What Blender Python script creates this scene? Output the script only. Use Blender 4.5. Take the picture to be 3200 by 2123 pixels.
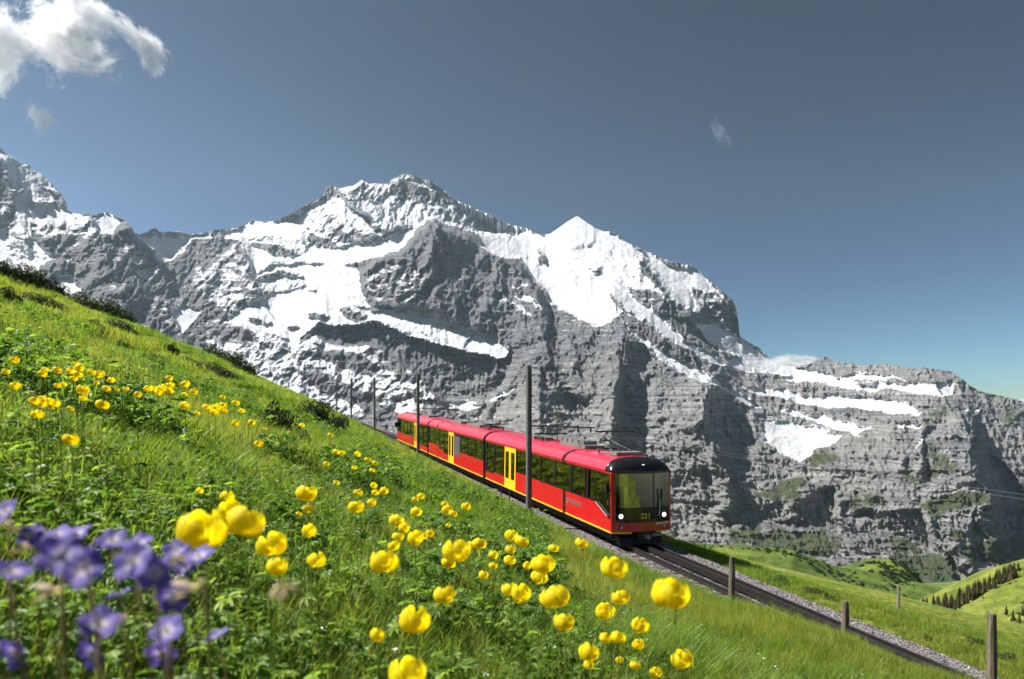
import bpy, math, random
import numpy as np
from mathutils import Matrix, Vector, Euler

for _o in list(bpy.data.objects):
    bpy.data.objects.remove(_o, do_unlink=True)
SC = bpy.context.scene
COL = SC.collection
R = math.radians
random.seed(7)
RNG = np.random.default_rng(11)

# ------------------------------------------------------------------ camera
cd = bpy.data.cameras.new('camera')
cam = bpy.data.objects.new('camera', cd)
COL.objects.link(cam)
cam.location = (0, 0, 0)
cam.rotation_euler = (R(90), 0, 0)
cd.sensor_width = 36.0
cd.lens = 24.0
cd.shift_y = 0.0783
cd.clip_start = 0.05
cd.clip_end = 40000
cd.dof.use_dof = True
cd.dof.focus_distance = 16.0
cd.dof.aperture_fstop = 3.2
SC.camera = cam

# ------------------------------------------------------------------ sun + sky
SUN = Vector((-0.67, 0.07, 0.74)).normalized()
sun_el = math.asin(SUN.z)
sun_az = math.atan2(SUN.x, SUN.y)          # clockwise from +Y
world = bpy.data.worlds.new('World')
SC.world = world
world.use_nodes = True
wn = world.node_tree
wn.nodes.clear()
w_out = wn.nodes.new('ShaderNodeOutputWorld')
w_bg = wn.nodes.new('ShaderNodeBackground')
w_sky = wn.nodes.new('ShaderNodeTexSky')
w_sky.sky_type = 'NISHITA'
w_sky.sun_disc = False
w_sky.sun_elevation = sun_el
w_sky.sun_rotation = sun_az
w_sky.altitude = 2200
w_sky.air_density = 1.0
w_sky.dust_density = 1.6
w_sky.ozone_density = 1.4
w_mul = wn.nodes.new('ShaderNodeMix'); w_mul.data_type = 'RGBA'; w_mul.blend_type = 'MULTIPLY'; w_mul.inputs[0].default_value = 1.0
w_mul.inputs[7].default_value = (0.10, 0.10, 0.10, 1)
w_gam = wn.nodes.new('ShaderNodeGamma'); w_gam.inputs['Gamma'].default_value = 2.4
w_hsv = wn.nodes.new('ShaderNodeHueSaturation')
w_hsv.inputs['Saturation'].default_value = 0.80
w_hsv.inputs['Hue'].default_value = 0.476
w_hsv.inputs['Value'].default_value = 7.9
wn.links.new(w_sky.outputs[0], w_mul.inputs[6])
wn.links.new(w_mul.outputs[2], w_gam.inputs['Color'])
wn.links.new(w_gam.outputs[0], w_hsv.inputs['Color'])
wn.links.new(w_hsv.outputs[0], w_bg.inputs['Color'])
w_bg.inputs['Strength'].default_value = 0.10
wn.links.new(w_bg.outputs[0], w_out.inputs['Surface'])

sl = bpy.data.lights.new('sun', 'SUN')
sl.energy = 5.0
sl.angle = R(0.5)
sl.color = (1.0, 0.95, 0.87)
sun = bpy.data.objects.new('sun', sl)
COL.objects.link(sun)
sun.rotation_euler = (-SUN).to_track_quat('-Z', 'Y').to_euler()

vs = SC.view_settings
vs.view_transform = 'Standard'
vs.look = 'None'
vs.exposure = 1.1
vs.gamma = 1.0
SC.render.engine = 'CYCLES'
SC.cycles.use_denoising = True
SC.cycles.use_adaptive_sampling = True
SC.cycles.adaptive_threshold = 0.02
SC.cycles.max_bounces = 8
SC.cycles.diffuse_bounces = 4
SC.cycles.glossy_bounces = 3
SC.cycles.transmission_bounces = 4
SC.cycles.transparent_max_bounces = 12
SC.cycles.volume_bounces = 3
SC.cycles.volume_max_steps = 160
SC.cycles.caustics_reflective = False
SC.cycles.caustics_refractive = False
SC.cycles.sample_clamp_indirect = 6.0

# ------------------------------------------------------------------ helpers
CX, HY, FS = 1181.5, 969.0, 1575.3      # picture centre, eye level and focal length on a 2363 wide sheet


def at(sx, sy, y):
    return Vector(((sx - CX) / FS * y, y, (HY - sy) / FS * y))


def zz(Z, pts):
    ox, oy, s = Z
    return [((ox + x / s) * 0.73844, (oy + y / s) * 0.73844) for x, y in pts]


class Perlin:
    def __init__(self, seed):
        r = np.random.default_rng(seed)
        self.p = np.concatenate([r.permutation(256)] * 2).astype(np.int32)
        a = r.random(256) * 2 * np.pi
        self.gx, self.gy = np.cos(a).astype(np.float32), np.sin(a).astype(np.float32)

    def __call__(self, x, y):
        x = np.asarray(x, np.float32); y = np.asarray(y, np.float32)
        xi = np.floor(x).astype(np.int32); yi = np.floor(y).astype(np.int32)
        xf = x - xi; yf = y - yi
        xi &= 255; yi &= 255
        u = xf * xf * xf * (xf * (xf * 6 - 15) + 10)
        v = yf * yf * yf * (yf * (yf * 6 - 15) + 10)
        p = self.p

        def g(ix, iy, dx, dy):
            h = p[p[ix & 255] + (iy & 255)]
            return self.gx[h] * dx + self.gy[h] * dy
        a = g(xi, yi, xf, yf); b = g(xi + 1, yi, xf - 1, yf)
        c = g(xi, yi + 1, xf, yf - 1); d = g(xi + 1, yi + 1, xf - 1, yf - 1)
        return 1.5 * ((a + (b - a) * u) * (1 - v) + (c + (d - c) * u) * v)


PN = [Perlin(100 + i) for i in range(12)]


def fbm(x, y, octs=4, gain=0.5, k=0):
    s = 0; a = 1.0; f = 1.0; t = 0
    for i in range(octs):
        s = s + a * PN[(k + i) % 12](x * f + 17.3 * i, y * f + 9.1 * i)
        t += a; a *= gain; f *= 2.03
    return s / t


def ridged(x, y, octs=4, gain=0.5, k=0):
    s = 0; a = 1.0; f = 1.0; t = 0
    for i in range(octs):
        s = s + a * (1 - 2 * np.abs(PN[(k + i) % 12](x * f + 31.7 * i, y * f + 5.3 * i)))
        t += a; a *= gain; f *= 2.03
    return s / t


def sstep(a, b, x):
    t = np.clip((x - a) / (b - a), 0, 1)
    return t * t * (3 - 2 * t)


def link(o, parent=None):
    COL.objects.link(o)
    if parent is not None:
        o.parent = parent
    return o


def mesh_np(name, verts, faces, mat=None, smooth=False):
    """verts (N,3) array, faces (M,k) array of one k."""
    me = bpy.data.meshes.new(name)
    verts = np.asarray(verts, np.float32); faces = np.asarray(faces, np.int32)
    n, k = faces.shape
    me.vertices.add(len(verts)); me.vertices.foreach_set('co', verts.ravel())
    me.loops.add(n * k); me.loops.foreach_set('vertex_index', faces.ravel())
    me.polygons.add(n)
    me.polygons.foreach_set('loop_start', np.arange(0, n * k, k, dtype=np.int32))
    me.update(calc_edges=True)
    if smooth:
        me.polygons.foreach_set('use_smooth', np.ones(n, bool))
    if mat:
        me.materials.append(mat)
    return me


def grid_faces(nr, nc, flip=False):
    i = np.arange(nr * nc).reshape(nr, nc)
    a, b, c, d = i[:-1, :-1], i[:-1, 1:], i[1:, 1:], i[1:, :-1]
    f = np.stack([a, d, c, b] if flip else [a, b, c, d], -1).reshape(-1, 4)
    return f


def attr(me, name, arr):
    a = me.attributes.new(name, 'FLOAT', 'POINT')
    a.data.foreach_set('value', np.asarray(arr, np.float32).ravel())


class MB:
    """collects simple solids, builds one mesh"""
    def __init__(self):
        self.v = []; self.f = []

    def add(self, vs, fs):
        n = len(self.v)
        self.v += [tuple(p) for p in vs]
        self.f += [tuple(i + n for i in f) for f in fs]
        return self

    def box(self, x0, x1, y0, y1, z0, z1):
        vs = [(x, y, z) for x in (x0, x1) for y in (y0, y1) for z in (z0, z1)]
        return self.add(vs, [(0, 1, 3, 2), (4, 6, 7, 5), (0, 4, 5, 1), (2, 3, 7, 6), (0, 2, 6, 4), (1, 5, 7, 3)])

    def prism(self, poly, y0, y1):
        """poly in (x,z), extruded along y"""
        n = len(poly)
        vs = [(x, y0, z) for x, z in poly] + [(x, y1, z) for x, z in poly]
        fs = [tuple(range(n)), tuple(range(2 * n - 1, n - 1, -1))]
        for i in range(n):
            j = (i + 1) % n
            fs.append((i, i + n, j + n, j))
        return self.add(vs, fs)

    def tube(self, pts, r, n=6, r1=None, caps=True):
        pts = [Vector(p) for p in pts]
        m = len(pts); base = len(self.v)
        up = Vector((0, 0, 1))
        for k, p in enumerate(pts):
            t = (pts[min(k + 1, m - 1)] - pts[max(k - 1, 0)]).normalized()
            a = t.cross(up)
            if a.length < 1e-3:
                a = t.cross(Vector((1, 0, 0)))
            a.normalize(); b = t.cross(a)
            rr = r if r1 is None else r + (r1 - r) * k / max(m - 1, 1)
            for q in range(n):
                an = 2 * math.pi * q / n
                self.v.append(tuple(p + a * (rr * math.cos(an)) + b * (rr * math.sin(an))))
        for k in range(m - 1):
            for q in range(n):
                q2 = (q + 1) % n
                self.f.append((base + k * n + q, base + k * n + q2, base + (k + 1) * n + q2, base + (k + 1) * n + q))
        if caps:
            self.f.append(tuple(base + q for q in range(n))[::-1])
            self.f.append(tuple(base + (m - 1) * n + q for q in range(n)))
        return self

    def mesh(self, name, mat, smooth=False):
        me = bpy.data.meshes.new(name)
        me.from_pydata(self.v, [], self.f)
        me.update()
        if smooth:
            me.polygons.foreach_set('use_smooth', np.ones(len(me.polygons), bool))
        if mat:
            me.materials.append(mat)
        return me

    def build(self, name, mat, parent=None, smooth=False, loc=None):
        o = bpy.data.objects.new(name, self.mesh(name, mat, smooth))
        if loc is not None:
            o.location = loc
        return link(o, parent)


def tag(o, label=None, cat=None, group=None, kind=None):
    if label: o['label'] = label
    if cat: o['category'] = cat
    if group: o['group'] = group
    if kind: o['kind'] = kind
    return o


def empty(name, loc=(0, 0, 0)):
    o = bpy.data.objects.new(name, None)
    o.empty_display_size = 0.1
    o.location = loc
    return link(o)


# ------------------------------------------------------------------ materials
class NT:
    def __init__(self, name):
        self.m = bpy.data.materials.new(name); self.m.use_nodes = True
        self.t = self.m.node_tree; self.t.nodes.clear()
        self.out = self.n('ShaderNodeOutputMaterial')

    def n(self, typ, **kw):
        nd = self.t.nodes.new(typ)
        for k, v in kw.items():
            setattr(nd, k, v)
        return nd

    def set(self, sock, v):
        if hasattr(v, 'is_linked') or isinstance(v, bpy.types.NodeSocket):
            self.t.links.new(v, sock)
        else:
            sock.default_value = v

    def noise(self, scale, detail=4, rough=0.55, vec=None, dist=0.0):
        nd = self.n('ShaderNodeTexNoise')
        nd.inputs['Scale'].default_value = scale; nd.inputs['Detail'].default_value = detail
        nd.inputs['Roughness'].default_value = rough; nd.inputs['Distortion'].default_value = dist
        if vec is not None: self.t.links.new(vec, nd.inputs['Vector'])
        return nd.outputs['Fac']

    def coords(self, scale=(1, 1, 1), rot=(0, 0, 0), kind='Object'):
        tc = self.n('ShaderNodeTexCoord'); mp = self.n('ShaderNodeMapping')
        mp.inputs['Scale'].default_value = scale; mp.inputs['Rotation'].default_value = rot
        self.t.links.new(tc.outputs[kind], mp.inputs['Vector'])
        return mp.outputs[0]

    def math(self, op, a, b=0.0, c=0.0):
        nd = self.n('ShaderNodeMath', operation=op)
        self.set(nd.inputs[0], a); self.set(nd.inputs[1], b); self.set(nd.inputs[2], c)
        return nd.outputs[0]

    def ramp(self, fac, stops):
        nd = self.n('ShaderNodeValToRGB')
        el = nd.color_ramp.elements
        while len(el) < len(stops): el.new(0.5)
        for e, (p, c) in zip(el, stops):
            e.position = p; e.color = (*c, 1) if len(c) == 3 else c
        self.set(nd.inputs[0], fac)
        return nd.outputs[0]

    def smooth(self, x, a, b):
        nd = self.n('ShaderNodeMapRange', interpolation_type='SMOOTHSTEP')
        self.set(nd.inputs[0], x); nd.inputs[1].default_value = a; nd.inputs[2].default_value = b
        return nd.outputs[0]

    def mix(self, fac, a, b, blend='MIX'):
        nd = self.n('ShaderNodeMix', data_type='RGBA', blend_type=blend)
        self.set(nd.inputs[0], fac)
        for s, v in ((nd.inputs[6], a), (nd.inputs[7], b)):
            if isinstance(v, tuple): s.default_value = (*v, 1) if len(v) == 3 else v
            else: self.set(s, v)
        return nd.outputs[2]

    def attr(self, name):
        return self.n('ShaderNodeAttribute', attribute_name=name).outputs['Fac']

    def bump(self, h, strength, dist):
        nd = self.n('ShaderNodeBump')
        nd.inputs['Strength'].default_value = strength; nd.inputs['Distance'].default_value = dist
        self.t.links.new(h, nd.inputs['Height'])
        return nd.outputs[0]

    def pbr(self, col, rough=0.6, metal=0.0, spec=0.5, normal=None, **kw):
        p = self.n('ShaderNodeBsdfPrincipled')
        s = p.inputs['Base Color']
        if isinstance(col, tuple): s.default_value = (*col, 1) if len(col) == 3 else col
        else: self.set(s, col)
        self.set(p.inputs['Roughness'], rough); self.set(p.inputs['Metallic'], metal)
        self.set(p.inputs['Specular IOR Level'], spec)
        if normal is not None: self.t.links.new(normal, p.inputs['Normal'])
        for k, v in kw.items():
            self.set(p.inputs[k.replace('_', ' ')], v)
        return p.outputs[0]

    def done(self, surf):
        self.t.links.new(surf, self.out.inputs['Surface'])
        return self.m


def simple(name, col, rough=0.6, metal=0.0, spec=0.5, vary=0.12, scale=6.0, **kw):
    m = NT(name)
    f = m.noise(scale, 5, 0.6, m.coords())
    c = m.mix(f, tuple(max(0, x * (1 - vary)) for x in col), tuple(x * (1 + vary) for x in col))
    return m.done(m.pbr(c, rough, metal, spec, **kw))


def leafy(name, dark, light, trans=0.4, rough=0.45, spec=0.4, tint=(1.38, 1.42, 0.7)):
    """thin leaf or blade: part of the light comes through"""
    m = NT(name)
    rnd = m.n('ShaderNodeObjectInfo').outputs['Random']
    g = m.noise(9.0, 2, 0.5, m.coords(kind='Object'))
    f = m.math('ADD', m.math('MULTIPLY', rnd, 0.7), m.math('MULTIPLY', g, 0.35))
    c = m.ramp(f, [(0.1, dark), (0.95, light)])
    p = m.pbr(c, rough, 0.0, spec)
    t = m.n('ShaderNodeBsdfTranslucent')
    m.t.links.new(m.mix(1.0, c, tint, 'MULTIPLY'), t.inputs['Color'])
    mx = m.n('ShaderNodeMixShader'); mx.inputs[0].default_value = trans
    m.t.links.new(p, mx.inputs[1]); m.t.links.new(t.outputs[0], mx.inputs[2])
    return m.done(mx.outputs[0])
# ================================================================== MOUNTAIN
ZA = (0, 440, 2.8); ZB = (1500, 1000, 2.24); ZC = (2400, 1100, 2.24)
ZD = (900, 900, 2.955); ZE = (700, 500, 1.96); ZF = (1600, 620, 2.3056)

SKY_L = [(-260, 215), (-120, 290), (0, 340), (20, 362), (40, 372), (52, 381), (70, 383), (74, 395), (90, 400), (108, 415), (128, 437), (142, 450),
         (150, 465), (157, 488), (168, 494), (200, 497), (218, 497), (232, 494), (246, 491), (262, 498), (278, 507),
         (293, 511), (302, 525), (312, 541), (322, 543), (335, 538), (342, 536), (350, 529), (361, 528), (367, 537), (395, 536),
         (412, 535), (430, 541), (445, 541), (472, 538), (500, 531), (545, 527), (560, 520), (583, 509), (600, 513), (642, 512),
         (650, 505), (680, 489), (720, 466), (742, 456), (748, 446), (752, 434), (770, 430), (785, 437), (797, 432), (812, 431),
         (822, 427), (833, 416), (845, 422), (852, 427), (866, 424), (880, 427), (897, 425), (903, 415), (915, 411), (928, 404),
         (940, 403), (956, 408), (975, 414), (992, 418), (1010, 429), (1030, 446), (1060, 467), (1085, 478), (1110, 489),
         (1140, 502), (1148, 506), (1165, 516), (1195, 525), (1215, 528), (1228, 535), (1250, 543), (1270, 540), (1290, 526), (1310, 512),
         (1332, 499), (1352, 512), (1375, 528), (1395, 535), (1412, 535), (1430, 545), (1446, 560), (1480, 576), (1510, 590), (1535, 600),
         (1560, 607), (1592, 614), (1612, 624), (1625, 640), (1650, 661), (1668, 675), (1690, 695), (1700, 715), (1704, 745), (1707, 778),
         (1725, 790), (1752, 805), (1778, 830), (1800, 846), (1840, 848), (1872, 841), (1885, 832), (1903, 825), (1920, 832), (1945, 840),
         (1960, 838), (1985, 846), (2010, 844), (2050, 842), (2085, 849), (2110, 853), (2130, 849), (2160, 855), (2195, 858), (2205, 866), (2225, 880),
         (2240, 893), (2262, 905), (2290, 912), (2315, 917), (2345, 924), (2375, 934), (2430, 960), (2600, 985)]
FOOT_L = [(-260, 690), (0, 740), (300, 830), (600, 960), (900, 1075), (1200, 1150), (1500, 1285), (1700, 1330), (2000, 1400), (2600, 1440)]

# (polygon, snow share, steepness as run over rise or None, depth shift in metres)
POLY = [
    (zz(ZA, [(0, 60), (100, 140), (270, 190), (420, 320), (590, 600), (700, 650), (930, 630), (1060, 690), (960, 830), (850, 800), (800, 660), (690, 660), (580, 770),
             (560, 700), (260, 690), (280, 840), (390, 960), (500, 1030), (340, 1100), (330, 1190), (-400, 1160), (-400, 0)]), .93, 1.0, 0),
    (zz(ZA, [(-400, 60), (0, 140), (70, 290), (120, 480), (130, 620), (160, 680), (80, 790), (-400, 760)]), .5, .1, 0),
    (zz(ZA, [(-300, 780), (110, 780), (230, 860), (220, 1000), (260, 1110), (100, 1090), (-300, 1090)]), .78, .35, 0),
    (zz(ZA, [(290, 520), (350, 510), (480, 560), (600, 610), (600, 520), (540, 460), (400, 410), (480, 510), (380, 560), (300, 620)]), .2, .2, 0),
    (zz(ZA, [(130, 440), (200, 410), (220, 440), (160, 470)]), .1, .2, 0),
    (zz(ZA, [(265, 700), (560, 720), (590, 800), (690, 660), (790, 670), (860, 800), (1010, 810), (1030, 760), (1120, 700), (1190, 840), (1330, 930), (1410, 1080),
             (1290, 1120), (1160, 1100), (1210, 1200), (1300, 1300), (1500, 1440), (1500, 1700), (700, 1700), (600, 1400), (730, 1330), (630, 1180), (390, 1200), (340, 1120),
             (500, 1030), (390, 960), (290, 830)]), .14, .55, -120),
    (zz(ZA, [(270, 690), (560, 720), (580, 800), (420, 830), (300, 800)]), .42, .5, -60),
    (zz(ZA, [(600, 780), (700, 670), (790, 680), (840, 780), (700, 900), (620, 900)]), .42, .5, -60),
    (zz(ZA, [(1020, 800), (1040, 750), (1120, 700), (1190, 840), (1330, 930), (1410, 1080), (1300, 1090), (1160, 930), (900, 900), (900, 830)]), .06, -.15, -80),
    (zz(ZA, [(390, 1210), (620, 1180), (720, 1320), (640, 1340), (480, 1290)]), .9, 1.3, 0),
    (zz(ZA, [(1120, 950), (1180, 1010), (1280, 1000), (1210, 1080), (1170, 1040)]), .8, 1.0, 0),
    (zz(ZA, [(1160, 1110), (1230, 1130), (1400, 1100), (1340, 1190), (1300, 1220), (1200, 1180)]), .7, 1.0, 0),
    (zz(ZA, [(1200, 830), (1260, 815), (1400, 800), (1560, 800), (1700, 820), (1830, 820), (1830, 850), (1700, 850), (1600, 950), (1500, 1050), (1410, 1060), (1360, 950), (1290, 890)]), .93, .8, 60),
    # grey cone and neighbours
    (zz(ZE, [(-160, 640), (-60, 560), (20, 500), (80, 520), (110, 600), (160, 640), (190, 760), (250, 840), (100, 900), (20, 950), (-60, 880), (-120, 900), (-200, 760)]), .3, .6, -160),
    (zz(ZE, [(-180, 620), (-120, 520), (-20, 490), (60, 510), (30, 560), (-60, 640), (-120, 700)]), .1, .1, 0),
    (zz(ZE, [(-120, 850), (-20, 900), (20, 960), (0, 1000), (-150, 960), (-220, 900)]), .05, .0, -60),
    (zz(ZE, [(-330, 930), (-240, 890), (-140, 920), (-190, 980), (-240, 1050), (-300, 1000)]), .93, 1.3, 0),
    # snow plateau
    (zz(ZE, [(-20, 440), (80, 420), (180, 365), (330, 380), (480, 350), (520, 440), (510, 520), (650, 540), (800, 520), (960, 490), (1080, 440), (1190, 415), (1130, 520),
             (1000, 570), (900, 600), (700, 645), (480, 620), (300, 620), (180, 700), (150, 600), (110, 500), (0, 470)]), .97, 1.9, 0),
    (zz(ZE, [(120, 470), (200, 450), (330, 460), (480, 475), (515, 560), (420, 600), (300, 590), (250, 550), (160, 520)]), .62, .05, 0),
    (zz(ZE, [(170, 500), (300, 510), (420, 550), (400, 590), (280, 560)]), .2, -.1, 0),
    # left shoulder of the summit
    (zz(ZE, [(340, 380), (420, 330), (600, 230), (640, 170), (700, 180), (760, 290), (900, 410), (970, 460), (820, 510), (700, 520), (520, 440), (480, 360)]), .62, .9, 0),
    (zz(ZE, [(480, 260), (600, 220), (640, 170), (710, 180), (700, 230), (600, 250), (520, 290), (430, 340), (360, 375)]), .28, .4, 0),
    (zz(ZE, [(490, 420), (560, 340), (600, 400), (660, 330), (700, 380), (760, 420), (780, 380), (960, 470), (920, 520), (850, 490), (700, 500), (560, 460)]), .42, .55, 0),
    # summit face
    (zz(ZE, [(700, 180), (760, 170), (850, 130), (1020, 160), (1100, 90), (1200, 120), (1330, 180), (1470, 270), (1700, 380), (1900, 430), (1800, 460), (1480, 430), (1270, 360),
             (1180, 420), (990, 450), (900, 380), (760, 280)]), .58, .12, 0),
    (zz(ZE, [(1020, 160), (1050, 110), (1100, 95), (1220, 130), (1320, 190), (1420, 270), (1250, 260), (1080, 230), (1010, 190)]), .22, -.1, 0),
    (zz(ZE, [(820, 135), (880, 130), (880, 170), (900, 250), (850, 230), (810, 170)]), .3, 0, 0),
    (zz(ZE, [(1300, 290), (1480, 290), (1780, 430), (1700, 475), (1500, 430), (1330, 360)]), .42, .2, 0),
    (zz(ZE, [(1130, 120), (1220, 125), (1330, 175), (1480, 268), (1700, 372), (1680, 385), (1460, 285), (1300, 195), (1200, 140)]), .95, .8, 0),
    # ice fall
    (zz(ZE, [(180, 705), (300, 640), (480, 630), (700, 640), (800, 640), (840, 700), (850, 830), (900, 900), (700, 880), (560, 800), (300, 780), (240, 800)]), .8, .7, 0),
    (zz(ZE, [(170, 730), (260, 690), (360, 670), (450, 700), (470, 720), (330, 700), (250, 730)]), .12, -.2, 0),
    (zz(ZE, [(250, 790), (330, 740), (470, 740), (500, 770), (400, 800), (290, 830)]), .55, .5, 0),
    # streaky lower slope
    (zz(ZE, [(-100, 980), (60, 990), (250, 1060), (440, 1140), (560, 1080), (700, 1150), (900, 1140), (1050, 1260), (1300, 1470), (1100, 1600), (300, 1500), (-100, 1300)]), .40, .75, -60),
    (zz(ZE, [(-100, 980), (60, 1000), (190, 1060), (210, 1110), (150, 1140), (-100, 1110)]), .12, .3, -60),
    (zz(ZE, [(700, 1160), (780, 1170), (900, 1230), (960, 1330), (800, 1300), (600, 1220), (450, 1170)]), .1, .0, -60),
    (zz(ZE, [(440, 1290), (600, 1300), (800, 1390), (1000, 1470), (900, 1520), (600, 1420)]), .08, .1, -60),
    (zz(ZE, [(800, 1480), (860, 1450), (1000, 1520), (1150, 1590), (900, 1640)]), .0, 1.2, 0),
    (zz(ZE, [(890, 1150), (960, 1140), (1080, 1240), (1180, 1290), (1280, 1400), (1180, 1390), (1050, 1320), (960, 1270)]), .18, .7, -80),
    # big snow field with the hanging glacier
    (zz(ZE, [(20, 965), (130, 890), (250, 830), (440, 790), (600, 810), (760, 880), (900, 925), (1080, 920), (1200, 940), (1350, 950), (1380, 1010), (1600, 1060), (1700, 1130), (1745, 1180),
             (1700, 1212), (1500, 1165), (1300, 1085), (1000, 1000), (900, 980), (760, 1010), (560, 990), (500, 1060), (440, 1140), (250, 1060), (60, 995)]), .98, 1.7, 0),
    (zz(ZE, [(960, 985), (1150, 1000), (1200, 1060), (1320, 1080), (1500, 1150), (1700, 1190), (1700, 1215), (1500, 1170), (1300, 1120), (1160, 1090), (1000, 1020)]), .75, -.1, 0),
    (zz(ZE, [(500, 945), (560, 930), (640, 955), (630, 975), (520, 962)]), .12, .1, 0),
    (zz(ZE, [(690, 905), (760, 900), (880, 955), (850, 995), (770, 970), (720, 940)]), .15, .1, 0),
    (zz(ZE, [(380, 1010), (430, 1015), (460, 1030), (400, 1030)]), .1, .1, 0),
    (zz(ZE, [(250, 1070), (330, 1070), (380, 1095), (280, 1100)]), .15, .1, 0),
    (zz(ZE, [(130, 960), (200, 965), (290, 990), (250, 1010), (160, 990)]), .3, .3, 0),
    # dark wall under the hanging glacier
    (zz(ZE, [(520, 1060), (600, 1005), (760, 1020), (900, 1000), (1000, 1020), (1180, 1095), (1300, 1125), (1500, 1185), (1720, 1215), (1745, 1190), (1745, 1330), (1700, 1420), (1600, 1475),
             (1320, 1465), (1250, 1390), (1150, 1300), (1050, 1230), (940, 1140), (760, 1140), (640, 1120)]), .02, -.55, 150),
    (zz(ZE, [(1380, 1490), (1500, 1478), (1590, 1505), (1480, 1532)]), .95, 1.3, 0),
    (zz(ZE, [(1640, 1470), (1720, 1410), (1800, 1385), (1730, 1440)]), .95, 1.3, 0),
    # rock pyramid in front
    (zz(ZE, [(1265, 355), (1320, 385), (1370, 420), (1480, 450), (1590, 540), (1720, 580), (1820, 640), (1870, 720), (1940, 790), (1990, 900), (2010, 1080), (1900, 1120), (1750, 1165), (1690, 1120),
             (1600, 1055), (1380, 1000), (1350, 940), (1200, 930), (1080, 905), (920, 890), (850, 830), (830, 700), (930, 600), (1080, 560), (1120, 500), (1180, 430)]), .1, .42, -480),
    (zz(ZE, [(860, 830), (830, 720), (950, 640), (1120, 640), (1220, 680), (1250, 780), (1120, 880), (960, 880)]), .33, .55, None),
    (zz(ZE, [(1740, 770), (1850, 765), (1800, 785)]), .8, 1.2, None),
    (zz(ZE, [(1780, 835), (1850, 830), (1930, 880), (1960, 930), (1880, 870), (1800, 850)]), .8, 1.0, None),
    (zz(ZE, [(1650, 860), (1720, 840), (1800, 890), (1880, 950), (1800, 920), (1720, 860)]), .5, .9, None),
    (zz(ZE, [(1300, 440), (1480, 455), (1590, 550), (1560, 640), (1480, 560), (1420, 620), (1340, 560), (1290, 700), (1240, 640)]), .05, .0, None),
    # snow dome and slopes to its right
    (zz(ZF, [(-250, 200), (0, 195), (110, 215), (220, 265), (350, 200), (470, 120), (650, 235), (740, 250), (830, 315), (1080, 430), (1300, 480), (1380, 560), (1470, 650), (1600, 780), (1650, 900),
             (1650, 1000), (1880, 1150), (1900, 1300), (1700, 1150), (1500, 1100), (1330, 960), (1200, 1030), (1000, 900), (800, 820), (640, 930), (520, 880), (400, 820), (270, 760), (220, 640),
             (120, 540), (60, 440), (-100, 420), (-250, 330)]), .80, 1.0, 0),
    (zz(ZF, [(220, 270), (350, 195), (470, 110), (650, 230), (740, 245), (830, 310), (900, 380), (700, 330), (560, 320), (400, 330), (260, 340)]), .99, 1.3, 0),
    (zz(ZF, [(260, 480), (400, 400), (600, 400), (640, 560), (700, 700), (640, 780), (420, 680), (250, 600)]), .93, 1.2, 0),
    (zz(ZF, [(200, 340), (330, 330), (460, 340), (600, 310), (580, 360), (420, 370), (300, 370)]), .9, -.1, 0),
    (zz(ZF, [(280, 590), (360, 560), (460, 620), (480, 680), (330, 640)]), .9, .1, 0),
    (zz(ZF, [(400, 700), (560, 720), (760, 790), (740, 850), (600, 800), (440, 770)]), .85, .35, 0),
    (zz(ZF, [(660, 360), (800, 370), (880, 400), (930, 480), (1050, 620), (1130, 740), (1000, 780), (850, 700), (690, 600), (640, 500)]), .62, .6, 0),
    (zz(ZF, [(820, 640), (980, 640), (1130, 740), (1060, 790), (930, 760)]), .35, .2, 0),
    (zz(ZF, [(900, 430), (940, 450), (1000, 540), (1120, 700), (1230, 790), (1330, 930), (1430, 1070), (1300, 1050), (1150, 940), (1050, 830), (990, 740), (1130, 740), (1050, 640), (960, 540)]), .08, -.5, 60),
    (zz(ZF, [(1080, 440), (1200, 450), (1300, 480), (1330, 510), (1200, 500), (1120, 470)]), .25, .1, 0),
    (zz(ZF, [(1270, 640), (1380, 660), (1480, 690), (1600, 790), (1650, 990), (1560, 970), (1480, 900), (1330, 820), (1240, 840), (1350, 780)]), .4, .1, 0),
    (zz(ZF, [(1540, 720), (1620, 800), (1645, 920), (1650, 1000), (1600, 980), (1560, 880), (1480, 780)]), .12, -.3, 0),
    (zz(ZF, [(1180, 800), (1260, 790), (1400, 850), (1480, 900), (1380, 910), (1250, 870)]), .3, .1, 0),
    (zz(ZF, [(180, 365), (215, 400), (245, 480), (190, 472)]), .08, -.1, -30),
    (zz(ZF, [(540, 500), (640, 480), (650, 540), (580, 555)]), .5, .1, 0),
    (zz(ZF, [(690, 660), (780, 750), (870, 830), (820, 830), (740, 760)]), .12, -.4, 0),
    (zz(ZF, [(780, 825), (960, 880), (1000, 960), (1230, 1040), (1350, 1140), (1400, 1240), (1250, 1190), (1050, 1070), (960, 970), (900, 950), (830, 880)]), .15, -.1, 0),
    (zz(ZF, [(960, 880), (1120, 930), (1250, 1040), (1400, 1100), (1560, 1215), (1480, 1200), (1300, 1110), (1100, 990)]), .93, 1.2, 0),
    (zz(ZF, [(800, 890), (870, 960), (960, 1000), (1040, 1080), (1200, 1160), (1340, 1220), (1450, 1290), (1600, 1390), (1800, 1500), (1750, 1510), (1500, 1370), (1300, 1280), (1100, 1200), (1000, 1100), (850, 980)]), .8, 1.0, 0),
    # ledges on the right
    (zz(ZC, [(-300, 60), (-150, 20), (-60, 60), (0, 40), (80, 60), (260, 120), (400, 140), (480, 180), (640, 140), (760, 150), (960, 190), (1000, 215), (1300, 218), (1300, 292), (1200, 310), (1020, 290),
             (900, 262), (840, 245), (700, 280), (460, 240), (340, 205), (180, 210), (0, 160), (-200, 130)]), .95, 1.5, 0),
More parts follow.
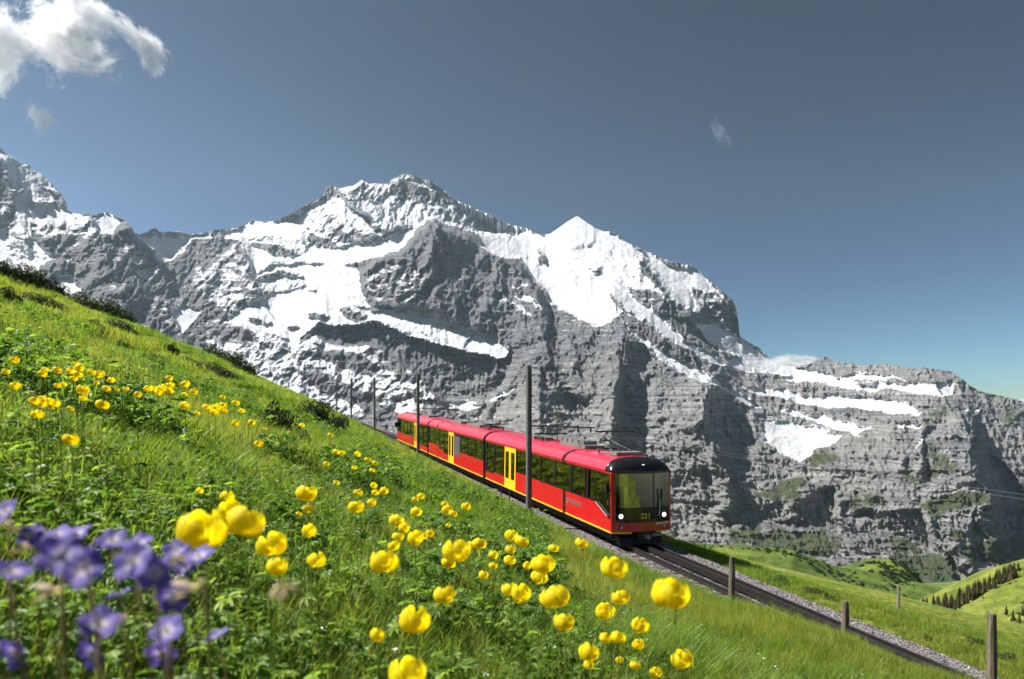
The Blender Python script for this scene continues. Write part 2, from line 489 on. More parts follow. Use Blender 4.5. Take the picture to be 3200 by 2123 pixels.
    (zz(ZC, [(590, 190), (700, 180), (765, 195), (740, 240), (640, 235)]), .1, .2, 0),
    (zz(ZC, [(780, 190), (900, 185), (985, 205), (960, 222), (820, 222)]), .1, .2, 0),
    (zz(ZC, [(-100, 120), (20, 150), (160, 165), (100, 190), (-80, 170)]), .2, .2, 0),
    (zz(ZC, [(160, 205), (330, 205), (460, 245), (700, 285), (900, 270), (1020, 300), (1270, 315), (1270, 390), (1050, 380), (940, 335), (740, 318), (500, 305), (340, 300), (180, 250)]), .08, -.3, 0),
    (zz(ZC, [(-200, 240), (0, 262), (100, 260), (250, 300), (360, 320), (520, 310), (740, 320), (940, 340), (1080, 430), (1060, 452), (900, 432), (740, 412), (600, 382), (420, 392), (250, 362), (60, 312), (-100, 290)]), .96, 1.6, 0),
    (zz(ZC, [(0, 310), (250, 365), (420, 395), (600, 385), (740, 415), (900, 435), (1100, 455), (1100, 505), (880, 495), (700, 480), (540, 455), (330, 440), (120, 400)]), .05, -.35, 0),
    (zz(ZC, [(100, 420), (180, 390), (250, 440), (430, 450), (560, 500), (720, 530), (600, 580), (420, 520), (300, 480)]), .72, 1.0, 0),
    (zz(ZC, [(-30, 500), (120, 490), (240, 520), (320, 520), (520, 600), (440, 650), (330, 680), (280, 740), (200, 772), (100, 720), (40, 660), (-20, 640)]), .96, 1.4, 0),
    (zz(ZC, [(880, 500), (1090, 508), (1070, 530), (920, 518)]), .9, 1.2, 0),
    (zz(ZC, [(1030, 640), (1075, 590), (1080, 610), (1035, 690)]), .85, 1.2, 0),
    (zz(ZC, [(1180, 985), (1380, 948), (1300, 995)]), .8, 1.2, 0),
    (zz(ZC, [(910, 1010), (1060, 1000), (1080, 1030), (960, 1040)]), .5, 1.2, 0),
    (zz(ZC, [(1380, 400), (1480, 390), (1480, 410), (1400, 412)]), .8, 1.2, 0),
    # upper rock rim, right
    (zz(ZC, [(300, 80), (380, 20), (520, 60), (860, 80), (1080, 130), (1270, 130), (1290, 215), (1000, 210), (760, 148), (640, 135), (500, 165), (400, 130)]), .05, .1, 0),
    # shaded walls
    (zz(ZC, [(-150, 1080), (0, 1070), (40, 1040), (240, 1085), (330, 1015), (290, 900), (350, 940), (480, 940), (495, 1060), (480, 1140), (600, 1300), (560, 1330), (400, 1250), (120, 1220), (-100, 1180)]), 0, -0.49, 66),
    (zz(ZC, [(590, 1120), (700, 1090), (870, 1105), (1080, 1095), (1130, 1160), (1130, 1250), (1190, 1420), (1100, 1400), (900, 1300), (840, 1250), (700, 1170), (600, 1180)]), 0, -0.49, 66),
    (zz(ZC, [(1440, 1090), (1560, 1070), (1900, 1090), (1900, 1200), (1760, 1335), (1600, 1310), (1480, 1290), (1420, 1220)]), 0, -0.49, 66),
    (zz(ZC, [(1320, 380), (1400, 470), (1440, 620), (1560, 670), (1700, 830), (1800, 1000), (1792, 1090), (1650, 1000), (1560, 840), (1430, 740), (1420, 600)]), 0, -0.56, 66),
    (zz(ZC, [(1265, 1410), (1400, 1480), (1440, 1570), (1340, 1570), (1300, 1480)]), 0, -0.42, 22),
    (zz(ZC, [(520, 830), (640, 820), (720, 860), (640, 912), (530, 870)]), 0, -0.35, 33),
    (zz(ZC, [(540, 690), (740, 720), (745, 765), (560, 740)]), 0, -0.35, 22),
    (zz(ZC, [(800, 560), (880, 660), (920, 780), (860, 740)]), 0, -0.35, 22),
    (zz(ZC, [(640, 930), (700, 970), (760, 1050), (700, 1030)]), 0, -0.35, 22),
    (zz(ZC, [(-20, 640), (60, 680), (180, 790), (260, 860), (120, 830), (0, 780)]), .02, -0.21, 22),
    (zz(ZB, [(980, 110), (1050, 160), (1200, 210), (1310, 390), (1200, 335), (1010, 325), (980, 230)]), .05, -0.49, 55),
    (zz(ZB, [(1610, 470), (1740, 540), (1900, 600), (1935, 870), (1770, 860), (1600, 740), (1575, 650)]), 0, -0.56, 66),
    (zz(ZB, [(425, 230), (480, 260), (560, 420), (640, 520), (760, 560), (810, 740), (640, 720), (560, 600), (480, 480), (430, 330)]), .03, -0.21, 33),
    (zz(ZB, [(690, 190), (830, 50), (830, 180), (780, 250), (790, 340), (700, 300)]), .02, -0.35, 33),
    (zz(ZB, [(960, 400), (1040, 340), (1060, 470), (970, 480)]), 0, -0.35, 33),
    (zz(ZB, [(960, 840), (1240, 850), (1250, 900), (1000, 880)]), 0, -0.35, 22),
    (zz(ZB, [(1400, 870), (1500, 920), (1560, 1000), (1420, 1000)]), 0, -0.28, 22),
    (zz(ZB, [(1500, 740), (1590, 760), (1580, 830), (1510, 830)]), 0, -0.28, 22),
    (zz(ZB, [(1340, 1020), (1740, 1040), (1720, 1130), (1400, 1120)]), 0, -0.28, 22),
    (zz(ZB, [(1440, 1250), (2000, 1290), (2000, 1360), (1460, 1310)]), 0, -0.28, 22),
]
# green patches (polygon, amount)
GREEN = [
    (zz(ZC, [(1110, 560), (1130, 430), (1290, 385), (1260, 430), (1160, 480)]), .6),
    (zz(ZC, [(1100, 600), (1240, 700), (1340, 800), (1300, 880), (1180, 900), (1080, 880)]), .45),
    (zz(ZC, [(1080, 1060), (1350, 990), (1500, 1000), (1570, 1050), (1250, 1100), (1150, 1170)]), .85),
    (zz(ZC, [(290, 740), (360, 690), (430, 690), (520, 760), (300, 790)]), .6),
    (zz(ZC, [(480, 1070), (700, 1000), (840, 1060), (560, 1085)]), .55),
    (zz(ZC, [(-100, 1000), (100, 880), (250, 880), (200, 1080), (0, 1040)]), .5),
    (zz(ZC, [(-100, 1290), (60, 1260), (400, 1270), (500, 1350), (480, 1420), (-100, 1420)]), .75),
    (zz(ZC, [(1310, 1400), (1500, 1340), (1900, 1320), (1900, 1440), (1500, 1475)]), .95),
    (zz(ZC, [(850, 1450), (1280, 1425), (1340, 1640), (800, 1640)]), .95),
    (zz(ZC, [(880, 1330), (960, 1330), (1070, 1390), (900, 1425)]), .8),
    (zz(ZC, [(1230, 1290), (1300, 1260), (1420, 1260), (1350, 1315)]), .7),
    (zz(ZC, [(1600, 470), (1700, 400), (1900, 420), (1700, 560)]), .55),
    (zz(ZC, [(930, 880), (1080, 820), (1150, 900), (1000, 960)]), .4),
    (zz(ZB, [(1340, 1180), (1500, 1190), (1600, 1240), (1380, 1240)]), .3),
    (zz(ZB, [(1740, 1480), (1960, 1460), (2016, 1540), (1760, 1568)]), .7),
]
# crests (polyline, height towards the viewer in m, reach left, reach right in sheet units)
RIDGE = [
    (zz(ZB, [(350, 190), (430, 320), (445, 520), (460, 760), (470, 960)]), 110, 120, 60),
    (zz(ZB, [(970, 80), (990, 240), (960, 420), (930, 560), (920, 760), (880, 900)]), 170, 95, 55),
    (zz(ZB, [(1560, 380), (1610, 480), (1590, 640), (1570, 760), (1640, 900)]), 190, 150, 40),
    (zz(ZB, [(1215, 340), (1250, 480), (1230, 640)]), 70, 40, 40),
    (zz(ZB, [(640, 120), (650, 320), (700, 480)]), 70, 40, 40),
    (zz(ZC, [(1290, 400), (1420, 600), (1430, 760), (1500, 900), (1560, 1040)]), 230, 150, 40),
    (zz(ZC, [(480, 1000), (490, 1120), (600, 1320), (700, 1450)]), 110, 12, 90),
    (zz(ZC, [(1120, 1130), (1160, 1260), (1240, 1400), (1340, 1500)]), 120, 12, 60),
    (zz(ZC, [(1640, 1300), (1600, 1330), (1560, 1370)]), 40, 30, 30),
    (zz(ZC, [(1720, 420), (1792, 560), (1900, 760)]), 150, 80, 60),
    (zz(ZC, [(250, 900), (240, 1000), (160, 1090)]), 60, 50, 25),
    (zz(ZC, [(860, 520), (900, 620), (960, 740)]), 70, 40, 30),
    (zz(ZC, [(-330, 880), (-300, 1000), (-290, 1100)]), 60, 50, 40),
    (zz(ZE, [(1265, 355), (1300, 480), (1260, 640), (1300, 800), (1290, 900)]), 120, 70, 60),
    (zz(ZE, [(1480, 450), (1520, 620), (1440, 780), (1400, 920)]), 100, 60, 50),
    (zz(ZE, [(1730, 580), (1700, 720), (1640, 860), (1560, 1000)]), 120, 80, 50),
    (zz(ZE, [(1870, 720), (1880, 850), (1900, 960), (1960, 1100)]), 120, 70, 45),
    (zz(ZE, [(1080, 580), (1050, 700), (1080, 820)]), 70, 40, 40),
    (zz(ZE, [(930, 1150), (1060, 1240), (1200, 1350), (1320, 1480)]), 110, 100, 26),
    (zz(ZE, [(60, 540), (90, 640), (130, 760), (200, 840)]), 110, 80, 45),
    (zz(ZE, [(-90, 560), (-100, 680), (-130, 780)]), 70, 40, 30),
    (zz(ZA, [(700, 670), (760, 820), (900, 1000), (1020, 1160), (1060, 1350)]), 150, 80, 60),
    (zz(ZA, [(1100, 710), (1160, 850), (1280, 960), (1390, 1080)]), 130, 70, 22),
    (zz(ZA, [(420, 830), (420, 960), (560, 1060)]), 70, 40, 40),
    (zz(ZA, [(0, 60), (60, 260), (120, 380), (140, 560), (170, 700), (240, 840)]), 140, 60, 90),
    (zz(ZE, [(700, 190), (770, 300), (860, 380), (980, 460)]), 130, 70, 40),
    (zz(ZF, [(470, 130), (440, 260), (420, 330)]), 60, 80, 90),
    (zz(ZF, [(890, 390), (930, 490), (1050, 640), (1180, 790), (1300, 930)]), 130, 90, 22),
    (zz(ZF, [(690, 600), (800, 780), (980, 900), (1200, 1050), (1500, 1230)]), 90, 70, 26),
    (zz(ZF, [(1500, 690), (1610, 800), (1640, 950)]), 90, 60, 30),
]
# faces turned to the left (lit) or to the right (shaded): (polygon, turn)
TURN = [
    (zz(ZE, [(700, 175), (760, 165), (850, 125), (1020, 150), (1100, 85), (1200, 115), (1330, 175), (1470, 265), (1700, 375), (1900, 425), (1800, 470), (1480, 440), (1270, 360), (1180, 425), (990, 455), (900, 380), (760, 285)]), .55),
    (zz(ZE, [(340, 380), (600, 225), (700, 180), (760, 290), (970, 465), (820, 510), (520, 450)]), -.35),
    (zz(ZE, [(1265, 360), (1300, 480), (1290, 700), (1180, 860), (930, 890), (840, 820), (840, 700), (1090, 560)]), -.3),
    (zz(ZE, [(1265, 360), (1480, 450), (1590, 545), (1520, 700), (1440, 620), (1330, 700)]), .55),
    (zz(ZB, [(350, 190), (440, 330), (440, 900), (200, 900), (60, 640), (240, 430)]), -.5),
    (zz(ZB, [(970, 80), (830, 240), (790, 420), (850, 560), (830, 900), (940, 800), (975, 420)]), -.4),
    (zz(ZB, [(1310, 400), (1500, 370), (1610, 480), (1580, 700), (1500, 780), (1300, 800), (960, 860), (960, 560), (1200, 380)]), -.5),
    (zz(ZB, [(425, 230), (480, 260), (560, 420), (640, 520), (760, 560), (810, 740), (640, 720), (560, 600), (480, 480), (430, 330)]), .7),
    (zz(ZB, [(980, 110), (1050, 160), (1200, 210), (1310, 390), (1200, 335), (1010, 325)]), .5),
    (zz(ZB, [(1610, 470), (1740, 540), (1900, 600), (1935, 870), (1770, 860), (1600, 740)]), .42),
    (zz(ZC, [(1290, 400), (1430, 620), (1440, 780), (1500, 930), (1080, 930), (1080, 560)]), -.55),
    (zz(ZC, [(1320, 380), (1440, 620), (1560, 670), (1700, 830), (1800, 1000), (1792, 1090), (1560, 900), (1430, 740)]), .6),
    (zz(ZC, [(500, 1060), (700, 1020), (800, 1080), (600, 1110), (590, 1190), (720, 1430), (640, 1360), (490, 1140)]), -.5),
    (zz(ZC, [(1130, 1160), (1190, 1420), (1290, 1420), (1420, 1250), (1300, 1120)]), -.5),
    (zz(ZC, [(480, 940), (490, 1140), (330, 1240), (40, 1180), (240, 1080), (340, 960)]), .5),
    (zz(ZC, [(700, 1090), (1080, 1095), (1140, 1250), (1190, 1420), (900, 1290)]), .6),
    (zz(ZC, [(1440, 1090), (1792, 1090), (1760, 1330), (1480, 1290)]), .6),
    (zz(ZC, [(-500, 800), (-200, 820), (-150, 1060), (-420, 1100)]), -.4),
    (zz(ZF, [(900, 430), (1000, 540), (1120, 700), (1330, 930), (1430, 1070), (1150, 940), (990, 760), (1100, 740)]), .7),
    (zz(ZF, [(1480, 690), (1620, 800), (1655, 1000), (1560, 970), (1400, 780)]), .6),
    (zz(ZA, [(690, 660), (860, 800), (1010, 1160), (800, 1300), (600, 1160), (560, 900)]), -.4),
    (zz(ZA, [(1120, 700), (1190, 840), (1330, 930), (1410, 1080), (1300, 1090), (1130, 900), (1040, 800)]), .9),
    (zz(ZE, [(900, 1140), (1060, 1240), (1320, 1480), (1180, 1480), (900, 1300)]), -.4),
    (zz(ZE, [(-20, 500), (60, 520), (190, 780), (250, 840), (60, 920), (-40, 840)]), -.35),
    (zz(ZA, [(-100, 60), (60, 270), (130, 480), (160, 680), (60, 780), (-100, 780)]), .7),
]
DEPTH = [(-260, 230, 5200), (0, 345, 5000), (150, 480, 4800), (300, 520, 4700), (0, 640, 4000), (300, 720, 3500), (430, 540, 5600), (640, 515, 6000), (940, 404, 6400), (1195, 525, 6200),
         (1332, 500, 6000), (1510, 590, 5600), (1700, 720, 5200), (1780, 830, 4900), (2000, 845, 4500), (2363, 940, 4300), (2600, 985, 4300), (990, 520, 5300), (850, 640, 4700), (1240, 690, 4700),
         (700, 560, 5400), (700, 690, 4350), (560, 740, 3950), (1000, 760, 4000), (1150, 800, 3850), (900, 850, 3600), (1150, 900, 3550), (1000, 960, 3150), (1220, 850, 3500), (1400, 760, 4000),
         (1400, 900, 3350), (1600, 900, 3500), (1700, 1000, 3150), (1500, 1050, 2900), (1800, 1090, 2950), (2000, 990, 3350), (2160, 960, 3300), (2280, 1130, 2850), (2000, 1200, 2550), (1600, 1200, 2600),
         (2363, 1300, 2350), (2000, 1400, 2100), (1500, 1300, 2250), (1000, 1090, 2550), (600, 950, 2900), (300, 840, 3000), (-260, 700, 3600), (1600, 700, 4800)]


def poly_sd(u, v, pts):
    """signed distance, positive inside"""
    d2 = np.full(u.shape, 1e12, np.float32); ins = np.zeros(u.shape, bool)
    n = len(pts)
    for i in range(n):
        x0, y0 = pts[i]; x1, y1 = pts[(i + 1) % n]
        ex, ey = x1 - x0, y1 - y0
        t = np.clip(((u - x0) * ex + (v - y0) * ey) / (ex * ex + ey * ey + 1e-9), 0, 1)
        dx = u - x0 - t * ex; dy = v - y0 - t * ey
        d2 = np.minimum(d2, dx * dx + dy * dy)
        c = (y0 > v) != (y1 > v)
        ins ^= c & (u < ex * (v - y0) / (ey if abs(ey) > 1e-9 else 1e-9) + x0)
    d = np.sqrt(d2)
    return np.where(ins, d, -d)


def line_d(u, v, pts):
    """distance to a polyline, and signed side (u minus nearest u), and fade to its ends"""
    best = np.full(u.shape, 1e12, np.float32); side = np.zeros(u.shape, np.float32); par = np.zeros(u.shape, np.float32)
    m = len(pts) - 1
    for i in range(m):
        x0, y0 = pts[i]; x1, y1 = pts[i + 1]
        ex, ey = x1 - x0, y1 - y0
        t = np.clip(((u - x0) * ex + (v - y0) * ey) / (ex * ex + ey * ey), 0, 1)
        dx = u - x0 - t * ex; dy = v - y0 - t * ey
        q = dx * dx + dy * dy
        c = q < best
        best = np.where(c, q, best); par = np.where(c, (i + t) / m, par)
        side = np.where(c, (dx * ey - dy * ex) * (1 if ey > 0 else -1), side)
    return np.sqrt(best), side, par


def gblur(a, s, axes=(0, 1)):
    """three box passes, edge padded"""
    k = max(1, int(s))
    for ax in axes:
        for _ in range(3):
            p = np.concatenate([np.repeat(np.take(a, [0], ax), k, ax), a, np.repeat(np.take(a, [-1], ax), k + 1, ax)], ax)
            c = np.cumsum(p, ax, dtype=np.float64)
            n = a.shape[ax]
            hi = np.take(c, range(2 * k, 2 * k + n), ax)
            lo = np.concatenate([np.zeros_like(np.take(c, [0], ax)), np.take(c, range(0, n - 1), ax)], ax)
            a = ((hi - lo) / (2 * k + 1)).astype(np.float32)
    return a


def bilin(a, fi, fj):
    i = np.clip(np.floor(fi).astype(int), 0, a.shape[0] - 2); j = np.clip(np.floor(fj).astype(int), 0, a.shape[1] - 2)
    y = (fi - i).astype(np.float32); x = (fj - j).astype(np.float32)
    return (a[i, j] * (1 - x) + a[i, j + 1] * x) * (1 - y) + (a[i + 1, j] * (1 - x) + a[i + 1, j + 1] * x) * y


def build_mountain():
    # relief is worked out on a regular sheet, row 0 at the bottom
    U0, U1, V0, V1 = -150.0, 2520.0, 1450.0, 190.0
    GU, GV = 1330, 630
    ug = np.linspace(U0, U1, GU).astype(np.float32); vg = np.linspace(V0, V1, GV).astype(np.float32)
    u, v = np.meshgrid(ug, vg)
    u = u.astype(np.float32); v = v.astype(np.float32)
    uw = u + 11 * fbm(u / 34, v / 34, 4, .6, 1) + 3.5 * fbm(u / 7, v / 7, 2, .6, 3)
    vw = v + 8 * fbm(u / 34 + 50, v / 34 + 20, 4, .6, 2) + 3.0 * fbm(u / 7 + 9, v / 7, 2, .6, 5)
    P = np.array(DEPTH, float)
    pu, pv, pd = P[:, 0] / 300, P[:, 1] / 300, P[:, 2]
    A = np.sqrt((pu[:, None] - pu) ** 2 + (pv[:, None] - pv) ** 2 + 0.16)
    n = len(P)
    Q = np.stack([np.ones(n), pu, pv], 1)
    M = np.block([[A - 0.06 * np.eye(n), Q], [Q.T, np.zeros((3, 3))]])
    co = np.linalg.solve(M, np.concatenate([pd, np.zeros(3)]))
    uc, vc = u[::6, ::6] / 300, v[::6, ::6] / 300
    bc = np.zeros_like(uc)
    for i in range(n):
        bc += co[i] * np.sqrt((uc - pu[i]) ** 2 + (vc - pv[i]) ** 2 + 0.16)
    bc += co[n] + co[n + 1] * uc + co[n + 2] * vc
    fi, fj = np.meshgrid(np.arange(GV) / 6, np.arange(GU) / 6, indexing='ij')
    base = bilin(bc.astype(np.float32), fi, fj).astype(np.float32)

    snow = np.full(u.shape, .1, np.float32); cot = np.full(u.shape, .55, np.float32); shift = np.zeros_like(u)
    snow = np.where(v > 1010, .0, snow)
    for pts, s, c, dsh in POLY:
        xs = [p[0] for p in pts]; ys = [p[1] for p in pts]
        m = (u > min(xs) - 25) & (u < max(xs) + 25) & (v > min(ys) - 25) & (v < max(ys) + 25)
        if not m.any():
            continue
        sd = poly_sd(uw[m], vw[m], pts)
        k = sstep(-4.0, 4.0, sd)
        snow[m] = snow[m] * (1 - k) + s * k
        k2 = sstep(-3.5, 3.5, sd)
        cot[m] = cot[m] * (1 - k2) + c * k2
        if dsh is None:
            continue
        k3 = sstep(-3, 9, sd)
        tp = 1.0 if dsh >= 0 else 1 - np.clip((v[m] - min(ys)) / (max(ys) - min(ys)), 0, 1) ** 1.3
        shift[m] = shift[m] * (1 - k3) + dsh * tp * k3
    green = np.zeros_like(u)
    for pts, g in GREEN:
        xs = [p[0] for p in pts]; ys = [p[1] for p in pts]
        m = (u > min(xs) - 40) & (u < max(xs) + 40) & (v > min(ys) - 40) & (v < max(ys) + 40)
        if m.any():
            green[m] = np.maximum(green[m], .82 * g * sstep(-18, 14, poly_sd(uw[m], vw[m], pts)))

    rock = 1 - sstep(.4, .85, snow)
    vb = v - 0.05 * (u - 1200) + 6 * fbm(u / 60, v / 60, 3, .5, 4)
    st = ridged(u / 210, vb / 15, 2, .6, 6) + 1.1 * ridged(u / 90, vb / 6.5, 2, .6, 8)
    low = sstep(760, 1000, v + .12 * (u - 1300))
    fine_c = rock * st * (.5 + 1.5 * low) + (1 - rock) * .5 * fbm(u / 30, vb / 9, 3, .5, 9)
    step = (V0 - V1) / (GV - 1) * base / FS
    integ = np.cumsum(cot * step, axis=0).astype(np.float32)
    integ = integ - gblur(integ, 30, (0,))
    strata = np.cumsum(fine_c * step, axis=0).astype(np.float32)
    strata = strata - gblur(strata, 5, (0,))
    D = base + integ + strata + gblur(shift, 1)
    for pts, amp, wl, wr in RIDGE:
        xs = [p[0] for p in pts]; ys = [p[1] for p in pts]
        pad = max(wl, wr) + 5
        m = (u > min(xs) - pad) & (u < max(xs) + pad) & (v > min(ys) - pad) & (v < max(ys) + pad)
        if not m.any():
            continue
        d, side, par = line_d(uw[m], vw[m], pts)
        wdt = np.where(side > 0, wr, wl)
        fade = (sstep(0, .12, par) * .5 + .5) * 1.15
        D[m] -= amp * fade * np.clip(1 - d / wdt, 0, 1) ** 1.15
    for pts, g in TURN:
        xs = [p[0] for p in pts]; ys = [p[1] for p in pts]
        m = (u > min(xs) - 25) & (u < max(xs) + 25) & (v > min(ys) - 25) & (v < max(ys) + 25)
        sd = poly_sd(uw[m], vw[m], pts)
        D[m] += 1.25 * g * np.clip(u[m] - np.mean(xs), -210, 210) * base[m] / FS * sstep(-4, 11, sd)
    wob = 14 * fbm(u / 50, v / 50, 3, .5, 7)
    lean = (u + wob + .5 * (v - 700) * np.tanh((1150 - u) / 300))
    fl = ridged(lean / 46, v / 60, 4, .55, 2)
    fl2 = ridged((lean + .6 * wob) / 17, v / 24, 3, .6, 5)
    fl3 = ridged(u / 7, v / 7, 3, .65, 1)
    sc = base / 4000
    D -= sc * rock * 26 * ridged((u + .3 * wob) / 9.5, v / 60, 2, .5, 9) * sstep(.35, -.3, cot)
    D -= sc * (rock * (74 * fl + 36 * fl2 + 11.0 * fl3) + (1 - rock) * (20 * fbm(u / 38, v / 24, 4, .55, 3) + 8.0 * ridged(u / 16, v / 9, 3, .55, 4)))
    X = (u - CX) / FS * D; Z = (HY - v) / FS * D
    pos = np.stack([X, D, Z], -1).astype(np.float32)
    gu = np.gradient(pos, axis=1); gv = np.gradient(pos, axis=0)
    nr = np.cross(gu, gv); nr /= np.linalg.norm(nr, axis=-1, keepdims=True) + 1e-9
    nz = gblur(np.abs(nr[..., 2]), 1)
    snow_a = snow + (1.0 * (nz - .5)) * np.where(v < 1050, 1, .15) * sstep(.03, .3, snow + .1) + .2 * fbm(u / 9, v / 4.5, 3, .6, 6)
    # broken bands of rock through the snow on the right shoulder and below the summit
    vs_ = v - .42 * (u - 1500) * sstep(1350, 1600, u)
    brk = np.clip(ridged(u / 46 + .4 * fl2, vs_ / 9.5, 3, .6, 10), 0, 1) * (.35 + .65 * sstep(-.2, .4, fbm(u / 60, v / 60, 3, .5, 11)))
    snow_a = snow_a - .42 * brk * sstep(1390, 1470, u) * (1 - sstep(.9, .97, snow)) * sstep(590, 640, v + .25 * (u - 1400)) - .34 * brk * sstep(.5, .7, snow) * (1 - sstep(.86, .95, snow)) * (1 - sstep(1250, 1390, u))
    # snow caught in the gullies of the upper rock
    snow_a = snow_a + .34 * np.clip(-fl2 - .05, 0, 1) * sstep(1000, 760, v) * rock * sstep(.02, .12, snow)
    green = green * (.4 + 1.1 * nz) * (1 - sstep(.3, .6, snow_a)) + .3 * sstep(930, 1150, v) * sstep(1500, 1900, u) * (nz + fbm(u / 25, v / 16, 3, .6, 3) - .3)
    # mesh rows run from the foot to the crest
    NU, NR = 1330, 480
    ul = np.linspace(U0, U1, NU).astype(np.float32)
    sky = np.interp(ul, *zip(*SKY_L))
    jag = np.interp(ul, [0, 540, 560, 640, 1190, 1250, 1440, 1500, 2520], [.8, .5, .1, .7, .8, .1, .1, .7, .9])
    sky = sky + jag * (3.2 * fbm(ul / 13, ul * 0 + 3, 4, .65)) - jag * 2
    foot = np.interp(ul, *zip(*FOOT_L))
    w = np.linspace(0, 1, NR)[:, None]
    sky_s = np.convolve(np.pad(sky, 45, mode='edge'), np.hanning(91) / np.hanning(91).sum(), 'valid')
    vm = foot + (sky_s - foot) * w + (sky - sky_s) * w ** 14
    um = np.broadcast_to(ul, (NR, NU))
    fi = (V0 - vm) / (V0 - V1) * (GV - 1); fj = (um - U0) / (U1 - U0) * (GU - 1)
    D = bilin(D, fi, fj); snow_a = bilin(snow_a, fi, fj); green = bilin(green, fi, fj); low = bilin(low, fi, fj)
    pos = np.stack([(um - CX) / FS * D, D, (HY - vm) / FS * D], -1).astype(np.float32)
    # rear side of the crest
    back = [pos]
    tp = pos[-1:]
    for k, (dd, dz) in enumerate([(40, 40), (160, 200), (500, 600), (1200, 1700)]):
        q = tp.copy(); q[..., 1] += dd; q[..., 2] -= dz; q[..., 0] *= (1 + dd / 6000)
        back.append(q)
    allp = np.concatenate(back, 0)
    nb = allp.shape[0] - NR

    def ext(a):
        return np.concatenate([a, np.repeat(a[-1:], nb, 0)], 0)
    me = mesh_np('mountain', allp.reshape(-1, 3), grid_faces(NR + nb, NU), smooth=False)
    me.polygons.foreach_set('use_smooth', np.ones(len(me.polygons), bool))
    attr(me, 'snow', ext(snow_a)); attr(me, 'green', ext(green)); attr(me, 'low', ext(low.astype(np.float32)))
    m = NT('mountain_rock_and_snow')
    oc = m.coords()
    fine = m.noise(1 / 26, 8, .72, oc)
    med = m.noise(1 / 90, 5, .6, oc)
    big = m.noise(1 / 420, 4, .6, oc)
    band = m.noise(1 / 60, 5, .65, m.coords(scale=(.18, .18, 3.2)))
    s = m.math('ADD', m.attr('snow'), m.math('MULTIPLY', m.math('SUBTRACT', fine, .5), 1.3))
    s = m.math('ADD', s, m.math('MULTIPLY', m.math('SUBTRACT', band, .5), .9))
    sf = m.smooth(s, .47, .56)
    rk = m.ramp(fine, [(.30, (.085, .09, .10)), (.5, (.215, .22, .23)), (.70, (.36, .36, .36))])
    rk = m.mix(m.smooth(band, .42, .68), rk, (.32, .32, .318))
    rk = m.mix(m.smooth(med, .45, .7), rk, (.17, .175, .19))
    rk = m.mix(m.math('MULTIPLY', m.math('SUBTRACT', 1.0, m.attr('low')), .62), rk, m.mix(1.0, rk, (.62, .64, .68), 'MULTIPLY'))
    strat = m.noise(1 / 60, 6, .7, m.coords(scale=(.09, .09, 4.6)))
    rk = m.mix(m.math('ADD', .45, m.math('MULTIPLY', m.attr('low'), .5)), rk, m.mix(1.0, rk, m.ramp(strat, [(.36, (.62, .63, .66)), (.5, (1.32, 1.32, 1.33)), (.66, (1.85, 1.82, 1.77))]), 'MULTIPLY'))
    warm = m.mix(m.math('MULTIPLY', m.attr('low'), m.math('MULTIPLY', m.smooth(big, .4, .6), .5)), rk, (.33, .318, .30))
    gf = m.smooth(m.math('ADD', m.attr('green'), m.math('MULTIPLY', m.math('SUBTRACT', med, .5), .8)), .3, .62)
    gr = m.ramp(fine, [(.3, (.06, .085, .045)), (.7, (.135, .16, .085))])
    rk = m.mix(gf, warm, gr)
    sn = m.ramp(med, [(.3, (.47, .50, .545)), (.7, (.61, .62, .64))])
    col = m.mix(sf, rk, sn)
    bh = m.math('ADD', m.math('MULTIPLY', fine, 1.0), m.math('MULTIPLY', band, .6))
    bs = m.n('ShaderNodeBump'); bs.inputs['Distance'].default_value = 42.0
    m.t.links.new(bh, bs.inputs['Height'])
    m.set(bs.inputs['Strength'], m.math('SUBTRACT', 1.0, m.math('MULTIPLY', sf, .72)))
    me.materials.append(m.done(m.pbr(col, .85, 0, .15, normal=bs.outputs[0])))
    o = link(bpy.data.objects.new('mountain', me))
    tag(o, 'snow covered rock massif with a pointed snow dome and a grey rock pyramid', kind='structure')
    return o


build_mountain()
# ================================================================== GROUND
TD = np.array([-0.3287, 0.9444]); TN = np.array([0.9444, 0.3287]); TO = np.array([14.5, 0.0])   # track direction, normal, origin


def to_tn(x, y):
    rx = x - TO[0]
    return rx * TD[0] + y * TD[1], rx * TN[0] + y * TN[1]


def from_tn(t, n):
    return TO[0] + t * TD[0] + n * TN[0], t * TD[1] + n * TN[1]


def zt(t):
    """rail bed height along the line; it levels off far up the line"""
    t = np.asarray(t, float)
    over = np.clip(t - 120, 0, None)
    return -6.42 + 0.047 * t - 0.00045 * over ** 2 / (1 + over * .002)


